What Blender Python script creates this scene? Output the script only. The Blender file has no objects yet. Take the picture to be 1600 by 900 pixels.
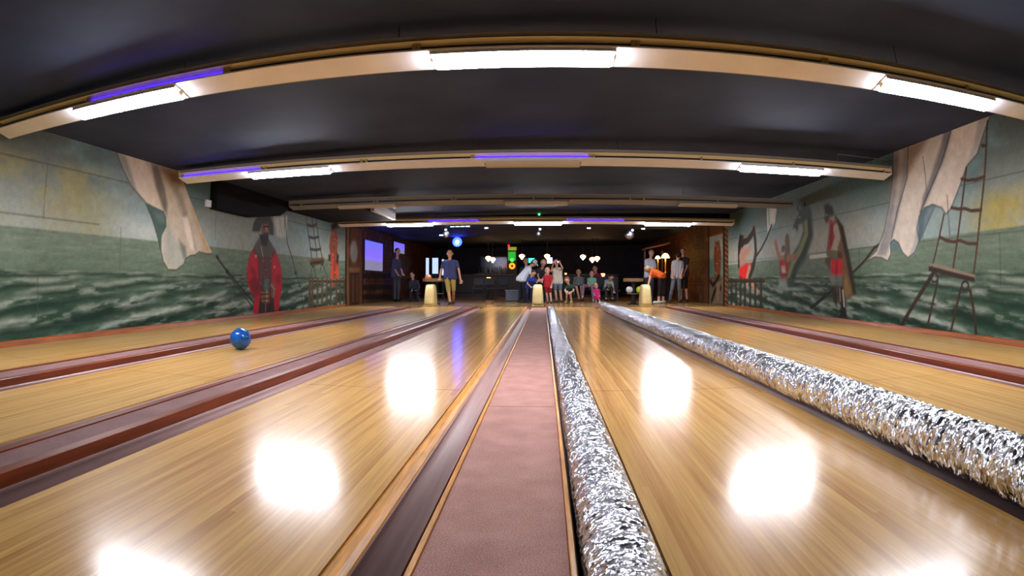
import bpy, bmesh, math, random
import numpy as np
from mathutils import Vector, Matrix, Euler

# ---------------------------------------------------------------- camera, world, exposure
SC = bpy.context.scene
COL = SC.collection
PI = math.pi
cam_d = bpy.data.cameras.new('camera')
cam = bpy.data.objects.new('camera', cam_d)
COL.objects.link(cam)
cam_d.type = 'PANO'                       # wide action-camera lens: angle proportional to image radius
cam_d.panorama_type = 'FISHEYE_LENS_POLYNOMIAL'
cam_d.sensor_fit = 'HORIZONTAL'
cam_d.sensor_width = 36.0
cam_d.fisheye_fov = PI
cam_d.fisheye_polynomial_k0 = 0.0
cam_d.fisheye_polynomial_k1 = -(1600.0 / 36.0) / 871.2
cam_d.fisheye_polynomial_k2 = 0.0
cam_d.fisheye_polynomial_k3 = 0.0
cam_d.fisheye_polynomial_k4 = 0.0
cam.location = (0, 0, 0.66)
cam.rotation_euler = (PI / 2 - 0.00927, 0, 0.05589)
cam_d.clip_start = 0.02
SC.camera = cam

world = bpy.data.worlds.new('world')
SC.world = world
world.use_nodes = True
world.node_tree.nodes['Background'].inputs[0].default_value = (0.55, 0.6, 0.8, 1)
world.node_tree.nodes['Background'].inputs[1].default_value = 0.0

SC.view_settings.view_transform = 'Standard'
SC.view_settings.look = 'None'
SC.view_settings.gamma = 1.0
SC.view_settings.use_curve_mapping = False
SC.view_settings.exposure = 1.45
SC.cycles.use_denoising = True
SC.cycles.max_bounces = 8
SC.cycles.diffuse_bounces = 5
SC.cycles.glossy_bounces = 4
SC.cycles.sample_clamp_indirect = 8.0
SC.cycles.caustics_reflective = False
SC.cycles.caustics_refractive = False

LAMP = 42.0          # fluorescent tubes (emission strength)
PURPLE = 2.2         # blacklight tubes
BAR_LAMP = 6.0       # warm bar lamps

# ---------------------------------------------------------------- helpers
def S(h, a=1.0):
    h = h.lstrip('#')
    c = [int(h[i:i + 2], 16) / 255 for i in (0, 2, 4)]
    return tuple([x / 12.92 if x <= 0.04045 else ((x + 0.055) / 1.055) ** 2.4 for x in c]) + (a,)

MATS = {}
def mat(name, col='#888888', rough=0.5, metal=0.0, spec=0.5, emit=None, es=0.0, noise=0.0, nscale=8.0, bump=0.0, bscale=60.0, coat=0.0, alpha=1.0, stretch=None):
    if name in MATS: return MATS[name]
    m = bpy.data.materials.new(name); m.use_nodes = True
    nt = m.node_tree; b = nt.nodes['Principled BSDF']
    c = S(col) if isinstance(col, str) else col
    b.inputs['Base Color'].default_value = c
    b.inputs['Roughness'].default_value = rough
    b.inputs['Metallic'].default_value = metal
    b.inputs['Specular IOR Level'].default_value = spec
    b.inputs['Coat Weight'].default_value = coat
    b.inputs['Alpha'].default_value = alpha
    if emit:
        b.inputs['Emission Color'].default_value = S(emit) if isinstance(emit, str) else emit
        b.inputs['Emission Strength'].default_value = es
    if noise > 0 or bump > 0:
        tc = nt.nodes.new('ShaderNodeTexCoord'); mp = nt.nodes.new('ShaderNodeMapping')
        nt.links.new(tc.outputs['Object'], mp.inputs['Vector'])
        if stretch: mp.inputs['Scale'].default_value = stretch
    if noise > 0:
        n = nt.nodes.new('ShaderNodeTexNoise'); n.inputs['Scale'].default_value = nscale; n.inputs['Detail'].default_value = 6
        nt.links.new(mp.outputs[0], n.inputs['Vector'])
        r = nt.nodes.new('ShaderNodeValToRGB')
        lo = tuple(x * (1 - noise) for x in c[:3]) + (1,); hi = tuple(min(1, x * (1 + noise)) for x in c[:3]) + (1,)
        r.color_ramp.elements[0].color = lo; r.color_ramp.elements[1].color = hi
        r.color_ramp.elements[0].position = 0.3; r.color_ramp.elements[1].position = 0.7
        nt.links.new(n.outputs['Fac'], r.inputs['Fac']); nt.links.new(r.outputs[0], b.inputs['Base Color'])
    if bump > 0:
        n2 = nt.nodes.new('ShaderNodeTexNoise'); n2.inputs['Scale'].default_value = bscale; n2.inputs['Detail'].default_value = 4
        nt.links.new(mp.outputs[0], n2.inputs['Vector'])
        bp = nt.nodes.new('ShaderNodeBump'); bp.inputs['Strength'].default_value = bump; bp.inputs['Distance'].default_value = 0.01
        nt.links.new(n2.outputs['Fac'], bp.inputs['Height']); nt.links.new(bp.outputs[0], b.inputs['Normal'])
    MATS[name] = m
    return m

class MB:
    """collects shapes, builds ONE mesh object"""
    def __init__(s): s.bm = bmesh.new()
    def box(s, x0, x1, y0, y1, z0, z1, bev=0.0, seg=2, rot=None, piv=None):
        r = bmesh.ops.create_cube(s.bm, size=1.0)
        vs = r['verts']
        bmesh.ops.scale(s.bm, verts=vs, vec=(x1 - x0, y1 - y0, z1 - z0))
        bmesh.ops.translate(s.bm, verts=vs, vec=((x0 + x1) / 2, (y0 + y1) / 2, (z0 + z1) / 2))
        if rot is not None:
            p = Vector(piv if piv else ((x0 + x1) / 2, (y0 + y1) / 2, (z0 + z1) / 2))
            bmesh.ops.rotate(s.bm, verts=vs, cent=p, matrix=Euler(rot).to_matrix())
        if bev > 0:
            es = list({e for v in vs for e in v.link_edges})
            bmesh.ops.bevel(s.bm, geom=es, offset=bev, segments=seg, affect='EDGES', profile=0.5)
        return s
    def prism(s, prof, a0, a1, axis='x'):
        """closed profile extruded along an axis; prof = (y,z) for x, (x,z) for y, (x,y) for z"""
        def P(p, a):
            return {'x': (a, p[0], p[1]), 'y': (p[0], a, p[1]), 'z': (p[0], p[1], a)}[axis]
        A = [s.bm.verts.new(P(p, a0)) for p in prof]; B = [s.bm.verts.new(P(p, a1)) for p in prof]
        n = len(prof)
        fs = [s.bm.faces.new(A[::-1]), s.bm.faces.new(B)]
        for i in range(n): fs.append(s.bm.faces.new((A[i], A[(i + 1) % n], B[(i + 1) % n], B[i])))
        bmesh.ops.recalc_face_normals(s.bm, faces=fs)
        return s
    def tube(s, pts, r, n=10, cap=True):
        pts = [Vector(p) for p in pts]; rs = r if isinstance(r, (list, tuple)) else [r] * len(pts)
        rings = []
        up = Vector((0, 0, 1))
        for i, p in enumerate(pts):
            t = (pts[min(i + 1, len(pts) - 1)] - pts[max(i - 1, 0)]).normalized()
            u = t.cross(up)
            if u.length < 1e-3: u = t.cross(Vector((0, 1, 0)))
            u.normalize(); w = u.cross(t)
            rings.append([s.bm.verts.new(p + (u * math.cos(2 * PI * k / n) + w * math.sin(2 * PI * k / n)) * rs[i]) for k in range(n)])
        fs = []
        for a, b in zip(rings, rings[1:]):
            for k in range(n): fs.append(s.bm.faces.new((a[k], a[(k + 1) % n], b[(k + 1) % n], b[k])))
        if cap: fs += [s.bm.faces.new(rings[0][::-1]), s.bm.faces.new(rings[-1])]
        bmesh.ops.recalc_face_normals(s.bm, faces=fs)
        return s
    def lathe(s, prof, cx=0, cy=0, n=24, sx=1, sy=1):
        rings = []
        for r, z in prof:
            if r < 1e-5: rings.append([s.bm.verts.new((cx, cy, z))])
            else: rings.append([s.bm.verts.new((cx + sx * r * math.cos(2 * PI * k / n), cy + sy * r * math.sin(2 * PI * k / n), z)) for k in range(n)])
        fs = []
        for a, b in zip(rings, rings[1:]):
            for k in range(n):
                q = [a[k % len(a)], a[(k + 1) % len(a)], b[(k + 1) % len(b)], b[k % len(b)]]
                u = []
                for v in q:
                    if v not in u: u.append(v)
                if len(u) > 2:
                    try: fs.append(s.bm.faces.new(u))
                    except ValueError: pass
        bmesh.ops.recalc_face_normals(s.bm, faces=fs)
        return s
    def ball(s, c, r, sx=1, sy=1, sz=1, sub=3):
        v = bmesh.ops.create_icosphere(s.bm, subdivisions=sub, radius=r)['verts']
        bmesh.ops.scale(s.bm, verts=v, vec=(sx, sy, sz)); bmesh.ops.translate(s.bm, verts=v, vec=c)
        return s
    def caps(s, a, ra, b, rb, sub=2):
        a, b = Vector(a), Vector(b)
        va = bmesh.ops.create_icosphere(s.bm, subdivisions=sub, radius=ra)['verts']; bmesh.ops.translate(s.bm, verts=va, vec=a)
        vb = bmesh.ops.create_icosphere(s.bm, subdivisions=sub, radius=rb)['verts']; bmesh.ops.translate(s.bm, verts=vb, vec=b)
        old = list({f for v in va + vb for f in v.link_faces})
        bmesh.ops.delete(s.bm, geom=old, context='FACES_ONLY')
        r = bmesh.ops.convex_hull(s.bm, input=va + vb)
        junk = list({g for g in r['geom_interior'] + r['geom_unused'] if isinstance(g, bmesh.types.BMVert) and g.is_valid})
        bmesh.ops.delete(s.bm, geom=junk, context='VERTS')
        return s
    def build(s, name, m, parent=None, smooth=False, loc=None):
        me = bpy.data.meshes.new(name); s.bm.to_mesh(me); s.bm.free()
        if smooth:
            for p in me.polygons: p.use_smooth = True
        o = bpy.data.objects.new(name, me); COL.objects.link(o)
        if m: me.materials.append(m)
        if parent: o.parent = parent
        if loc: o.location = loc
        return o

def tag(o, label, cat, group=None, kind=None):
    o['label'] = label; o['category'] = cat
    if group: o['group'] = group
    if kind: o['kind'] = kind
    return o
def thing(name, label, cat, loc=(0, 0, 0), rz=0.0, group=None):
    o = bpy.data.objects.new(name, None); COL.objects.link(o)
    o.location = loc; o.rotation_euler = (0, 0, rz); o.empty_display_size = 0.1
    return tag(o, label, cat, group)
def struct(o):
    o['kind'] = 'structure'; return o
def dup(root, loc, label, rz=None, group=None):
    r = root.copy(); COL.objects.link(r); r.location = loc; r['label'] = label
    if rz is not None: r.rotation_euler = (0, 0, rz)
    if group: r['group'] = group
    for ch in list(root.children):
        c = ch.copy(); COL.objects.link(c); c.parent = r
        for g in list(ch.children):
            d = g.copy(); COL.objects.link(d); d.parent = c
    return r
def light(parent, kind, watts, col, loc, rot=(0, 0, 0), size=.05, cone=1.6):
    d = bpy.data.lights.new('lamp_light', kind); d.energy = watts; d.color = S(col)[:3]; d.shadow_soft_size = size
    if kind == 'SPOT': d.spot_size = cone; d.spot_blend = .6
    o = bpy.data.objects.new('lamp_light', d); COL.objects.link(o); o.parent = parent; o.location = loc; o.rotation_euler = rot
    return o
SPOT_TILT = .35

# ---------------------------------------------------------------- materials of the large surfaces
def lane_material(name, light, dark, rough=0.16, seed=0.0, boardw=0.027):
    m = bpy.data.materials.new(name); m.use_nodes = True
    nt = m.node_tree; N = nt.nodes; L = nt.links; b = N['Principled BSDF']
    tc = N.new('ShaderNodeTexCoord'); sp = N.new('ShaderNodeSeparateXYZ'); L.new(tc.outputs['Object'], sp.inputs[0])
    def M(op, a, c=None, v=None):
        n = N.new('ShaderNodeMath'); n.operation = op
        L.new(a, n.inputs[0])
        if c is not None: L.new(c, n.inputs[1])
        if v is not None: n.inputs[1].default_value = v
        return n.outputs[0]
    xi = M('FLOOR', M('DIVIDE', sp.outputs['X'], v=boardw))
    wn = N.new('ShaderNodeTexWhiteNoise'); wn.noise_dimensions = '1D'
    L.new(M('ADD', xi, v=seed), wn.inputs['W'])
    ys = M('FLOOR', M('DIVIDE', M('ADD', sp.outputs['Y'], M('MULTIPLY', wn.outputs['Value'], v=17.3)), v=3.6))
    cv = N.new('ShaderNodeCombineXYZ'); L.new(xi, cv.inputs[0]); L.new(ys, cv.inputs[1]); cv.inputs[2].default_value = seed
    w2 = N.new('ShaderNodeTexWhiteNoise'); w2.noise_dimensions = '3D'; L.new(cv.outputs[0], w2.inputs['Vector'])
    mp = N.new('ShaderNodeMapping'); mp.inputs['Scale'].default_value = (70, 1.6, 1); L.new(tc.outputs['Object'], mp.inputs['Vector'])
    gr = N.new('ShaderNodeTexNoise'); gr.inputs['Scale'].default_value = 1.0; gr.inputs['Detail'].default_value = 6; gr.inputs['Roughness'].default_value = 0.65
    L.new(mp.outputs[0], gr.inputs['Vector'])
    mx = M('ADD', M('MULTIPLY', w2.outputs['Value'], v=0.3), M('MULTIPLY', gr.outputs['Fac'], v=0.95))
    rp = N.new('ShaderNodeValToRGB'); rp.color_ramp.elements[0].position = 0.2; rp.color_ramp.elements[1].position = 0.95
    rp.color_ramp.elements[0].color = S(dark); rp.color_ramp.elements[1].color = S(light)
    L.new(mx, rp.inputs['Fac'])
    # thin joints between boards
    fr = M('FRACT', M('DIVIDE', sp.outputs['X'], v=boardw))
    jt = M('LESS_THAN', fr, v=0.045)
    mr = N.new('ShaderNodeMix'); mr.data_type = 'RGBA'; mr.blend_type = 'MULTIPLY'
    L.new(M('MULTIPLY', jt, v=0.22), mr.inputs['Factor']); L.new(rp.outputs[0], mr.inputs['A']); mr.inputs['B'].default_value = S('#5a3a1c')
    L.new(mr.outputs['Result'], b.inputs['Base Color'])
    b.inputs['Roughness'].default_value = rough
    b.inputs['Coat Weight'].default_value = 0.22; b.inputs['Coat Roughness'].default_value = 0.42
    b.inputs['Specular IOR Level'].default_value = 0.5
    # lacquer waviness across the boards
    mp2 = N.new('ShaderNodeMapping'); mp2.inputs['Scale'].default_value = (26, 0.7, 1); L.new(tc.outputs['Object'], mp2.inputs['Vector'])
    n2 = N.new('ShaderNodeTexNoise'); n2.inputs['Scale'].default_value = 1.0; n2.inputs['Detail'].default_value = 3; L.new(mp2.outputs[0], n2.inputs['Vector'])
    bp = N.new('ShaderNodeBump'); bp.inputs['Strength'].default_value = 0.10; bp.inputs['Distance'].default_value = 0.004
    L.new(n2.outputs['Fac'], bp.inputs['Height']); L.new(bp.outputs[0], b.inputs['Normal'])
    return m

lane_mat = lane_material('lane_maple', '#f2c070', '#a4631f', 0.19)
approach_mat = lane_material('approach_maple', '#b08a58', '#7f5a30', 0.2, 31.0, 0.05)
kerb_wood = mat('kerb_wood', '#7a3412', 0.36, noise=0.35, nscale=1.0, stretch=(30, 2.2, 30))
cap_wood = mat('cap_wood', '#e0983a', 0.32, noise=0.35, nscale=1.0, stretch=(60, 5, 60))
trim_wood = mat('trim_wood', '#a05018', 0.35, noise=0.35, nscale=1.0, stretch=(30, 2.2, 30))
gutter_mat = mat('gutter_plastic', '#b4908a', 0.5, noise=0.12, nscale=1.0, stretch=(40, 1.5, 10))
dark_void = mat('dark_board', '#15100d', 0.8)

def carpet_material(name, c1, c2, c3):
    m = bpy.data.materials.new(name); m.use_nodes = True
    nt = m.node_tree; N = nt.nodes; L = nt.links; b = N['Principled BSDF']
    tc = N.new('ShaderNodeTexCoord')
    n = N.new('ShaderNodeTexNoise'); n.inputs['Scale'].default_value = 260; n.inputs['Detail'].default_value = 3; L.new(tc.outputs['Object'], n.inputs['Vector'])
    n1 = N.new('ShaderNodeTexNoise'); n1.inputs['Scale'].default_value = 7; n1.inputs['Detail'].default_value = 5; L.new(tc.outputs['Object'], n1.inputs['Vector'])
    a = N.new('ShaderNodeMath'); a.operation = 'MULTIPLY_ADD'; L.new(n.outputs['Fac'], a.inputs[0]); a.inputs[1].default_value = 0.8; 
    s2 = N.new('ShaderNodeMath'); s2.operation = 'MULTIPLY'; L.new(n1.outputs['Fac'], s2.inputs[0]); s2.inputs[1].default_value = 0.25; L.new(s2.outputs[0], a.inputs[2])
    r = N.new('ShaderNodeValToRGB'); e = r.color_ramp.elements
    e[0].position = 0.36; e[0].color = S(c1); e[1].position = 0.7; e[1].color = S(c3); k = e.new(0.52); k.color = S(c2)
    L.new(a.outputs[0], r.inputs['Fac']); L.new(r.outputs[0], b.inputs['Base Color'])
    b.inputs['Roughness'].default_value = 0.85; b.inputs['Specular IOR Level'].default_value = 0.25
    bp = N.new('ShaderNodeBump'); bp.inputs['Strength'].default_value = 0.5; bp.inputs['Distance'].default_value = 0.002
    L.new(n.outputs['Fac'], bp.inputs['Height']); L.new(bp.outputs[0], b.inputs['Normal'])
    return m
carpet_mat = carpet_material('mauve_carpet', '#8a6056', '#b08074', '#caa094')
kerb_top_mat = carpet_material('kerb_top_felt', '#6a4a48', '#86625e', '#9c7a74')

def ceiling_material():
    m = bpy.data.materials.new('ceiling_paint'); m.use_nodes = True
    nt = m.node_tree; N = nt.nodes; L = nt.links; b = N['Principled BSDF']
    tc = N.new('ShaderNodeTexCoord')
    n = N.new('ShaderNodeTexNoise'); n.inputs['Scale'].default_value = 1.1; n.inputs['Detail'].default_value = 5; L.new(tc.outputs['Object'], n.inputs['Vector'])
    r = N.new('ShaderNodeValToRGB'); e = r.color_ramp.elements
    e[0].color = S('#2d3852'); e[1].color = S('#3d4a68'); e[0].position = 0.3; e[1].position = 0.7
    L.new(n.outputs['Fac'], r.inputs['Fac']); L.new(r.outputs[0], b.inputs['Base Color'])
    n2 = N.new('ShaderNodeTexNoise'); n2.inputs['Scale'].default_value = 120; L.new(tc.outputs['Object'], n2.inputs['Vector'])
    bp = N.new('ShaderNodeBump'); bp.inputs['Strength'].default_value = 0.25; bp.inputs['Distance'].default_value = 0.004
    L.new(n2.outputs['Fac'], bp.inputs['Height']); L.new(bp.outputs[0], b.inputs['Normal'])
    b.inputs['Roughness'].default_value = 0.8; b.inputs['Specular IOR Level'].default_value = 0.2
    return m
ceiling_mat = ceiling_material()

# ---------------------------------------------------------------- room shell
XL, XR = -5.75, 5.35
Y0, YF, YB = -2.6, 15.5, 29.0        # behind the camera, end of the painted walls, back of the bar
LANE_Y1 = 15.25
struct(MB().box(XL - .2, XR + .2, Y0, YB, -0.30, -0.16).build('floor', dark_void))
ap = struct(MB().box(XL, XR, LANE_Y1, YB, -0.16, 0.0).build('floor_approach', approach_mat)); ap.name = 'floor'

def ceil_z(x): return 2.46 + (x - XL) / (XR - XL) * 0.18
def ceil_slab(y0, y1, dz=0.0, th=0.2):
    b = MB(); c = []
    for zz in (0.0, th):
        for x, y in ((XL - .2, y0), (XR + .2, y0), (XR + .2, y1), (XL - .2, y1)):
            c.append(b.bm.verts.new((x, y, ceil_z(x) + dz + zz)))
    for f in ((0, 1, 2, 3), (4, 7, 6, 5), (0, 4, 5, 1), (1, 5, 6, 2), (2, 6, 7, 3), (3, 7, 4, 0)):
        b.bm.faces.new([c[i] for i in f])
    bmesh.ops.recalc_face_normals(b.bm, faces=b.bm.faces)
    return b
struct(ceil_slab(Y0, YB).build('ceiling', ceiling_mat))
struct(MB().box(XL - .2, XR + .2, Y0 - .2, Y0, -0.3, 2.8).build('wall_front', mat('pit_black', '#0c0c0e', 0.8)))
bar_dark = mat('bar_wall', '#1c1f38', 0.7, noise=0.4, nscale=2.0)
struct(MB().box(XL - .2, XR + .2, YB, YB + .2, -0.3, 2.9).build('wall_back', bar_dark))

# --- painted murals: colour laid on a fine grid of the wall (metres along the hall, metres up)
def vnoise(u, v, seed=0):
    rs = np.random.RandomState(seed); T = rs.rand(256, 256)
    iu = np.floor(u).astype(int); iv = np.floor(v).astype(int); fu = u - iu; fv = v - iv
    fu = fu * fu * (3 - 2 * fu); fv = fv * fv * (3 - 2 * fv)
    g = lambda a, b: T[a % 256, b % 256]
    return (g(iu, iv) * (1 - fu) + g(iu + 1, iv) * fu) * (1 - fv) + (g(iu, iv + 1) * (1 - fu) + g(iu + 1, iv + 1) * fu) * fv
def fbm(u, v, seed=0, o=5):
    s = 0; a = 0.5; t = 0
    for k in range(o):
        s = s + a * vnoise(u * 2 ** k, v * 2 ** k, seed + k); t += a; a *= 0.55
    return s / t
def sm(a, b, x):
    t = np.clip((x - a) / (b - a), 0, 1); return t * t * (3 - 2 * t)
def C3(h): return np.array(S(h)[:3])
def mixc(img, c, a):
    return img * (1 - a[..., None]) + c * a[..., None]

def seg_dist(Y, Z, p, q):
    d = np.array(q, float) - np.array(p, float); l2 = d @ d + 1e-12
    t = np.clip(((Y - p[0]) * d[0] + (Z - p[1]) * d[1]) / l2, 0, 1)
    return np.hypot(Y - p[0] - t * d[0], Z - p[1] - t * d[1])
def paint(img, Y, Z, items, res):
    for it in items:
        kind, pts, col, w = it[0], it[1], it[2], it[3]
        al = it[4] if len(it) > 4 else 1.0
        P = np.array(pts, float); pad = max(w, 0.02) * 2 + 0.02
        j0, j1 = np.searchsorted(Y[0], [P[:, 0].min() - pad, P[:, 0].max() + pad])
        i0, i1 = np.searchsorted(Z[:, 0], [P[:, 1].min() - pad, P[:, 1].max() + pad])
        if j1 <= j0 or i1 <= i0: continue
        y, z = Y[i0:i1, j0:j1], Z[i0:i1, j0:j1]
        if kind == 'poly':
            d = np.full(y.shape, 9.0); ins = np.zeros(y.shape, bool)
            for k in range(len(P)):
                p, q = P[k], P[(k + 1) % len(P)]
                d = np.minimum(d, seg_dist(y, z, p, q))
                c = ((p[1] > z) != (q[1] > z)) & (y < (q[0] - p[0]) * (z - p[1]) / (q[1] - p[1] + 1e-12) + p[0])
                ins ^= c
            sd = np.where(ins, -d, d); f = max(w, res * 0.6)
            a = 1 - sm(-f, f, sd)
        elif kind == 'line':
            d = np.full(y.shape, 9.0)
            for p, q in zip(P, P[1:]): d = np.minimum(d, seg_dist(y, z, p, q))
            a = 1 - sm(w * 0.5, w * 0.5 + max(res, w * 0.5), d)
        else:                                        # soft blob: pts = centre, (ry, rz)
            d = np.hypot((y - P[0, 0]) / max(P[1, 0], 1e-3), (z - P[0, 1]) / max(P[1, 1], 1e-3))
            a = 1 - sm(1 - w, 1.0, d)
        tex = 0.82 + 0.36 * fbm(y * 9, z * 9, 77, 3)
        img[i0:i1, j0:j1] = mixc(img[i0:i1, j0:j1], C3(col) * tex[..., None], a * al)
    return img

def sea_sky(Y, Z, side):
    n1 = fbm(Y * 0.7, Z * 1.3, 3); n2 = fbm(Y * 2.2, Z * 3.5, 11); n3 = fbm(Y * 14, Z * 14, 23, 3)
    up = sm(1.3, 2.45, Z)
    img = np.ones(Y.shape + (3,)) * C3('#a9b3a6')
    img = mixc(img, C3('#55655f'), up * 0.9)
    img = mixc(img, C3('#8fb0b4'), sm(0.45, 0.62, n1) * 0.55)
    img = mixc(img, C3('#4f7f86'), sm(0.52, 0.7, fbm(Y * 0.9 + 5, Z * 1.1, 41)) * 0.5 * up)
    if side == 'L':
        yl = (1 - sm(5.2, 6.6, Y)) * sm(0.35, 0.6, n2 * 0.5 + n1 * 0.5) * (1 - sm(2.0, 2.3, Z))
        img = mixc(img, C3('#b8a850'), yl * 0.55)
        img = mixc(img, C3('#d8dcd2'), (1 - sm(0.0, 0.35, np.abs(Z - 1.42))) * sm(5.5, 6.5, Y) * (1 - sm(7.5, 9, Y)) * 0.6)
    else:
        yl = (1 - sm(4.9, 5.9, Y)) * sm(0.3, 0.55, n1 * 0.6 + n2 * 0.4) * (1 - sm(0.1, 0.42, np.abs(Z - 1.45)))
        img = mixc(img, C3('#c6b23a'), yl * 0.9)
        img = mixc(img, C3('#b9b09c'), (1 - sm(0.0, 0.5, np.abs(Z - 1.45))) * sm(6.2, 8, Y) * 0.5)
    # sea
    h = 1.30 if side == 'L' else 1.30 - 0.012 * (Y - 5)
    sea = 1 - sm(h - 0.012, h + 0.012, Z)
    dep = sm(1.25, 0.55, Z) if False else 1 - sm(0.45, 1.25, Z)
    s = np.ones(Y.shape + (3,)) * C3('#778a74') * (0.8 + 0.4 * fbm(Y * 1.7, (Z - .01 * Y) * 16, 33))[..., None]
    s = mixc(s, C3('#47664f'), dep * 0.9)
    s = mixc(s, C3('#1f4a35'), (1 - sm(0.25, 0.85, Z)) * sm(0.38, 0.62, fbm(Y * 1.1, (Z - .06 * Y) * 8, 51)) * 0.9)
    # rolling foam crests, stronger towards the bottom
    for k, (zc, sl, am, wd) in enumerate(((0.80, .01, .03, .018), (0.66, .045, .05, .032), (0.48, .075, .06, .045), (0.30, .09, .07, .055), (0.12, .085, .06, .06))):
        for ph in range(6):
            cy = 2.7 + ph * 2.35 + k * 0.83
            zz = zc + sl * (Y - cy) + am * (fbm(Y * 1.3 + 9 * k, Y * 0 + ph, 60 + k, 3) - .5) * 2.4
            d = Z - zz
            span = sm(cy - 1.9, cy - 1.1, Y) * (1 - sm(cy + 1.2, cy + 2.0, Y))
            fo = np.exp(-np.clip(d / wd, -6, 6) ** 2) * np.where(d > 0, 1, 0.8)
            fo = fo * sm(0.36, 0.6, fbm(Y * 2.6, (Z - sl * Y) * 13, 80 + k)) * span
            sh = np.exp(-((d + wd * 1.7) / (wd * 1.2)) ** 2) * span
            s = mixc(s, C3('#0f3423'), np.clip(sh * 0.85, 0, 1))
            s = mixc(s, C3('#b9c6b4'), np.clip(fo * (0.45 + 0.09 * k), 0, 0.8))
    s = s * (0.72 + 0.56 * fbm(Y * 5, (Z - .06 * Y) * 26, 91, 4))[..., None]
    img = img * (1 - sea[..., None]) + s * sea[..., None]
    img *= (0.70 + 0.24 * n3)[..., None]
    g = img.mean(-1, keepdims=True)
    return g + (img - g) * 0.9

def wood_base(Y, Z, side):
    bd = 0.14
    row = np.floor(Z / bd); n = fbm(Y * 1.5 + row * 13.7, Z * 30, 7)
    t = np.random.RandomState(5).rand(64)[(row.astype(int) + 8) % 64]
    img = np.ones(Y.shape + (3,)) * C3('#5a351c')
    img *= (0.6 + 0.5 * t + 0.5 * (n - .5))[..., None]
    img = mixc(img, C3('#1d1009'), ((Z / bd) % 1 < 0.12) * 0.75)
    img = mixc(img, C3('#8a6640'), sm(0.55, 0.75, fbm(Y * 6, Z * 6, 19)) * 0.35)
    return img

def painted_wall(name, x, sgn, ya, yb, za, zb, res, base, items, side):
    ny = int((yb - ya) / res) + 1; nz = int((zb - za) / res) + 1
    Y, Z = np.meshgrid(np.linspace(ya, yb, ny), np.linspace(za, zb, nz))
    img = paint(base(Y, Z, side), Y, Z, items, res)
    nv = ny * nz
    co = np.zeros((nv + 4, 3), np.float32)
    co[:nv, 0] = x; co[:nv, 1] = Y.ravel(); co[:nv, 2] = Z.ravel()
    co[nv:, 0] = x + sgn * 0.2
    co[nv:, 1] = [ya, yb, yb, ya]; co[nv:, 2] = [za, za, zb, zb]
    i = np.arange(nv).reshape(nz, ny)
    q = np.stack([i[:-1, :-1], i[:-1, 1:], i[1:, 1:], i[1:, :-1]], -1).reshape(-1, 4)
    if sgn > 0: q = q[:, ::-1]
    c = [0, ny - 1, nv - 1, nv - ny]; B = [nv, nv + 1, nv + 2, nv + 3]
    ex = np.array([[B[0], B[1], B[2], B[3]], [c[0], B[0], B[3], c[3]], [c[1], c[2], B[2], B[1]], [c[3], B[3], B[2], c[2]], [c[0], c[1], B[1], B[0]]])
    if sgn < 0: ex = ex[:, ::-1]
    q = np.concatenate([q, ex])
    me = bpy.data.meshes.new(name)
    me.vertices.add(len(co)); me.vertices.foreach_set('co', co.ravel())
    me.loops.add(q.size); me.loops.foreach_set('vertex_index', q.astype(np.int32).ravel())
    me.polygons.add(len(q)); me.polygons.foreach_set('loop_start', np.arange(0, q.size, 4, dtype=np.int32))
    me.update(calc_edges=True)
    at = me.color_attributes.new('paint', 'FLOAT_COLOR', 'POINT')
    rgba = np.ones((len(co), 4), np.float32); rgba[:nv, :3] = np.clip(img.reshape(-1, 3), 0.002, 0.9); rgba[nv:, :3] = 0.1
    at.data.foreach_set('color', rgba.ravel())
    m = MATS.get('wall_paint')
    if not m:
        m = bpy.data.materials.new('wall_paint'); m.use_nodes = True; nt = m.node_tree; b = nt.nodes['Principled BSDF']
        a = nt.nodes.new('ShaderNodeAttribute'); a.attribute_name = 'paint'
        tc = nt.nodes.new('ShaderNodeTexCoord'); n = nt.nodes.new('ShaderNodeTexNoise'); n.inputs['Scale'].default_value = 150
        nt.links.new(tc.outputs['Object'], n.inputs['Vector'])
        mr = nt.nodes.new('ShaderNodeMapRange'); mr.inputs['To Min'].default_value = 0.78; mr.inputs['To Max'].default_value = 1.22; mr.inputs['From Min'].default_value = .25; mr.inputs['From Max'].default_value = .75
        nt.links.new(n.outputs['Fac'], mr.inputs['Value'])
        mx = nt.nodes.new('ShaderNodeVectorMath'); mx.operation = 'SCALE'
        nt.links.new(a.outputs['Color'], mx.inputs[0]); nt.links.new(mr.outputs[0], mx.inputs['Scale'])
        nt.links.new(mx.outputs[0], b.inputs['Base Color'])
        bp = nt.nodes.new('ShaderNodeBump'); bp.inputs['Strength'].default_value = 0.2; bp.inputs['Distance'].default_value = 0.003
        nt.links.new(n.outputs['Fac'], bp.inputs['Height']); nt.links.new(bp.outputs[0], b.inputs['Normal'])
        b.inputs['Roughness'].default_value = 0.7; b.inputs['Specular IOR Level'].default_value = 0.25
        MATS['wall_paint'] = m
    me.materials.append(m)
    o = bpy.data.objects.new(name, me); COL.objects.link(o)
    return struct(o)

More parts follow.
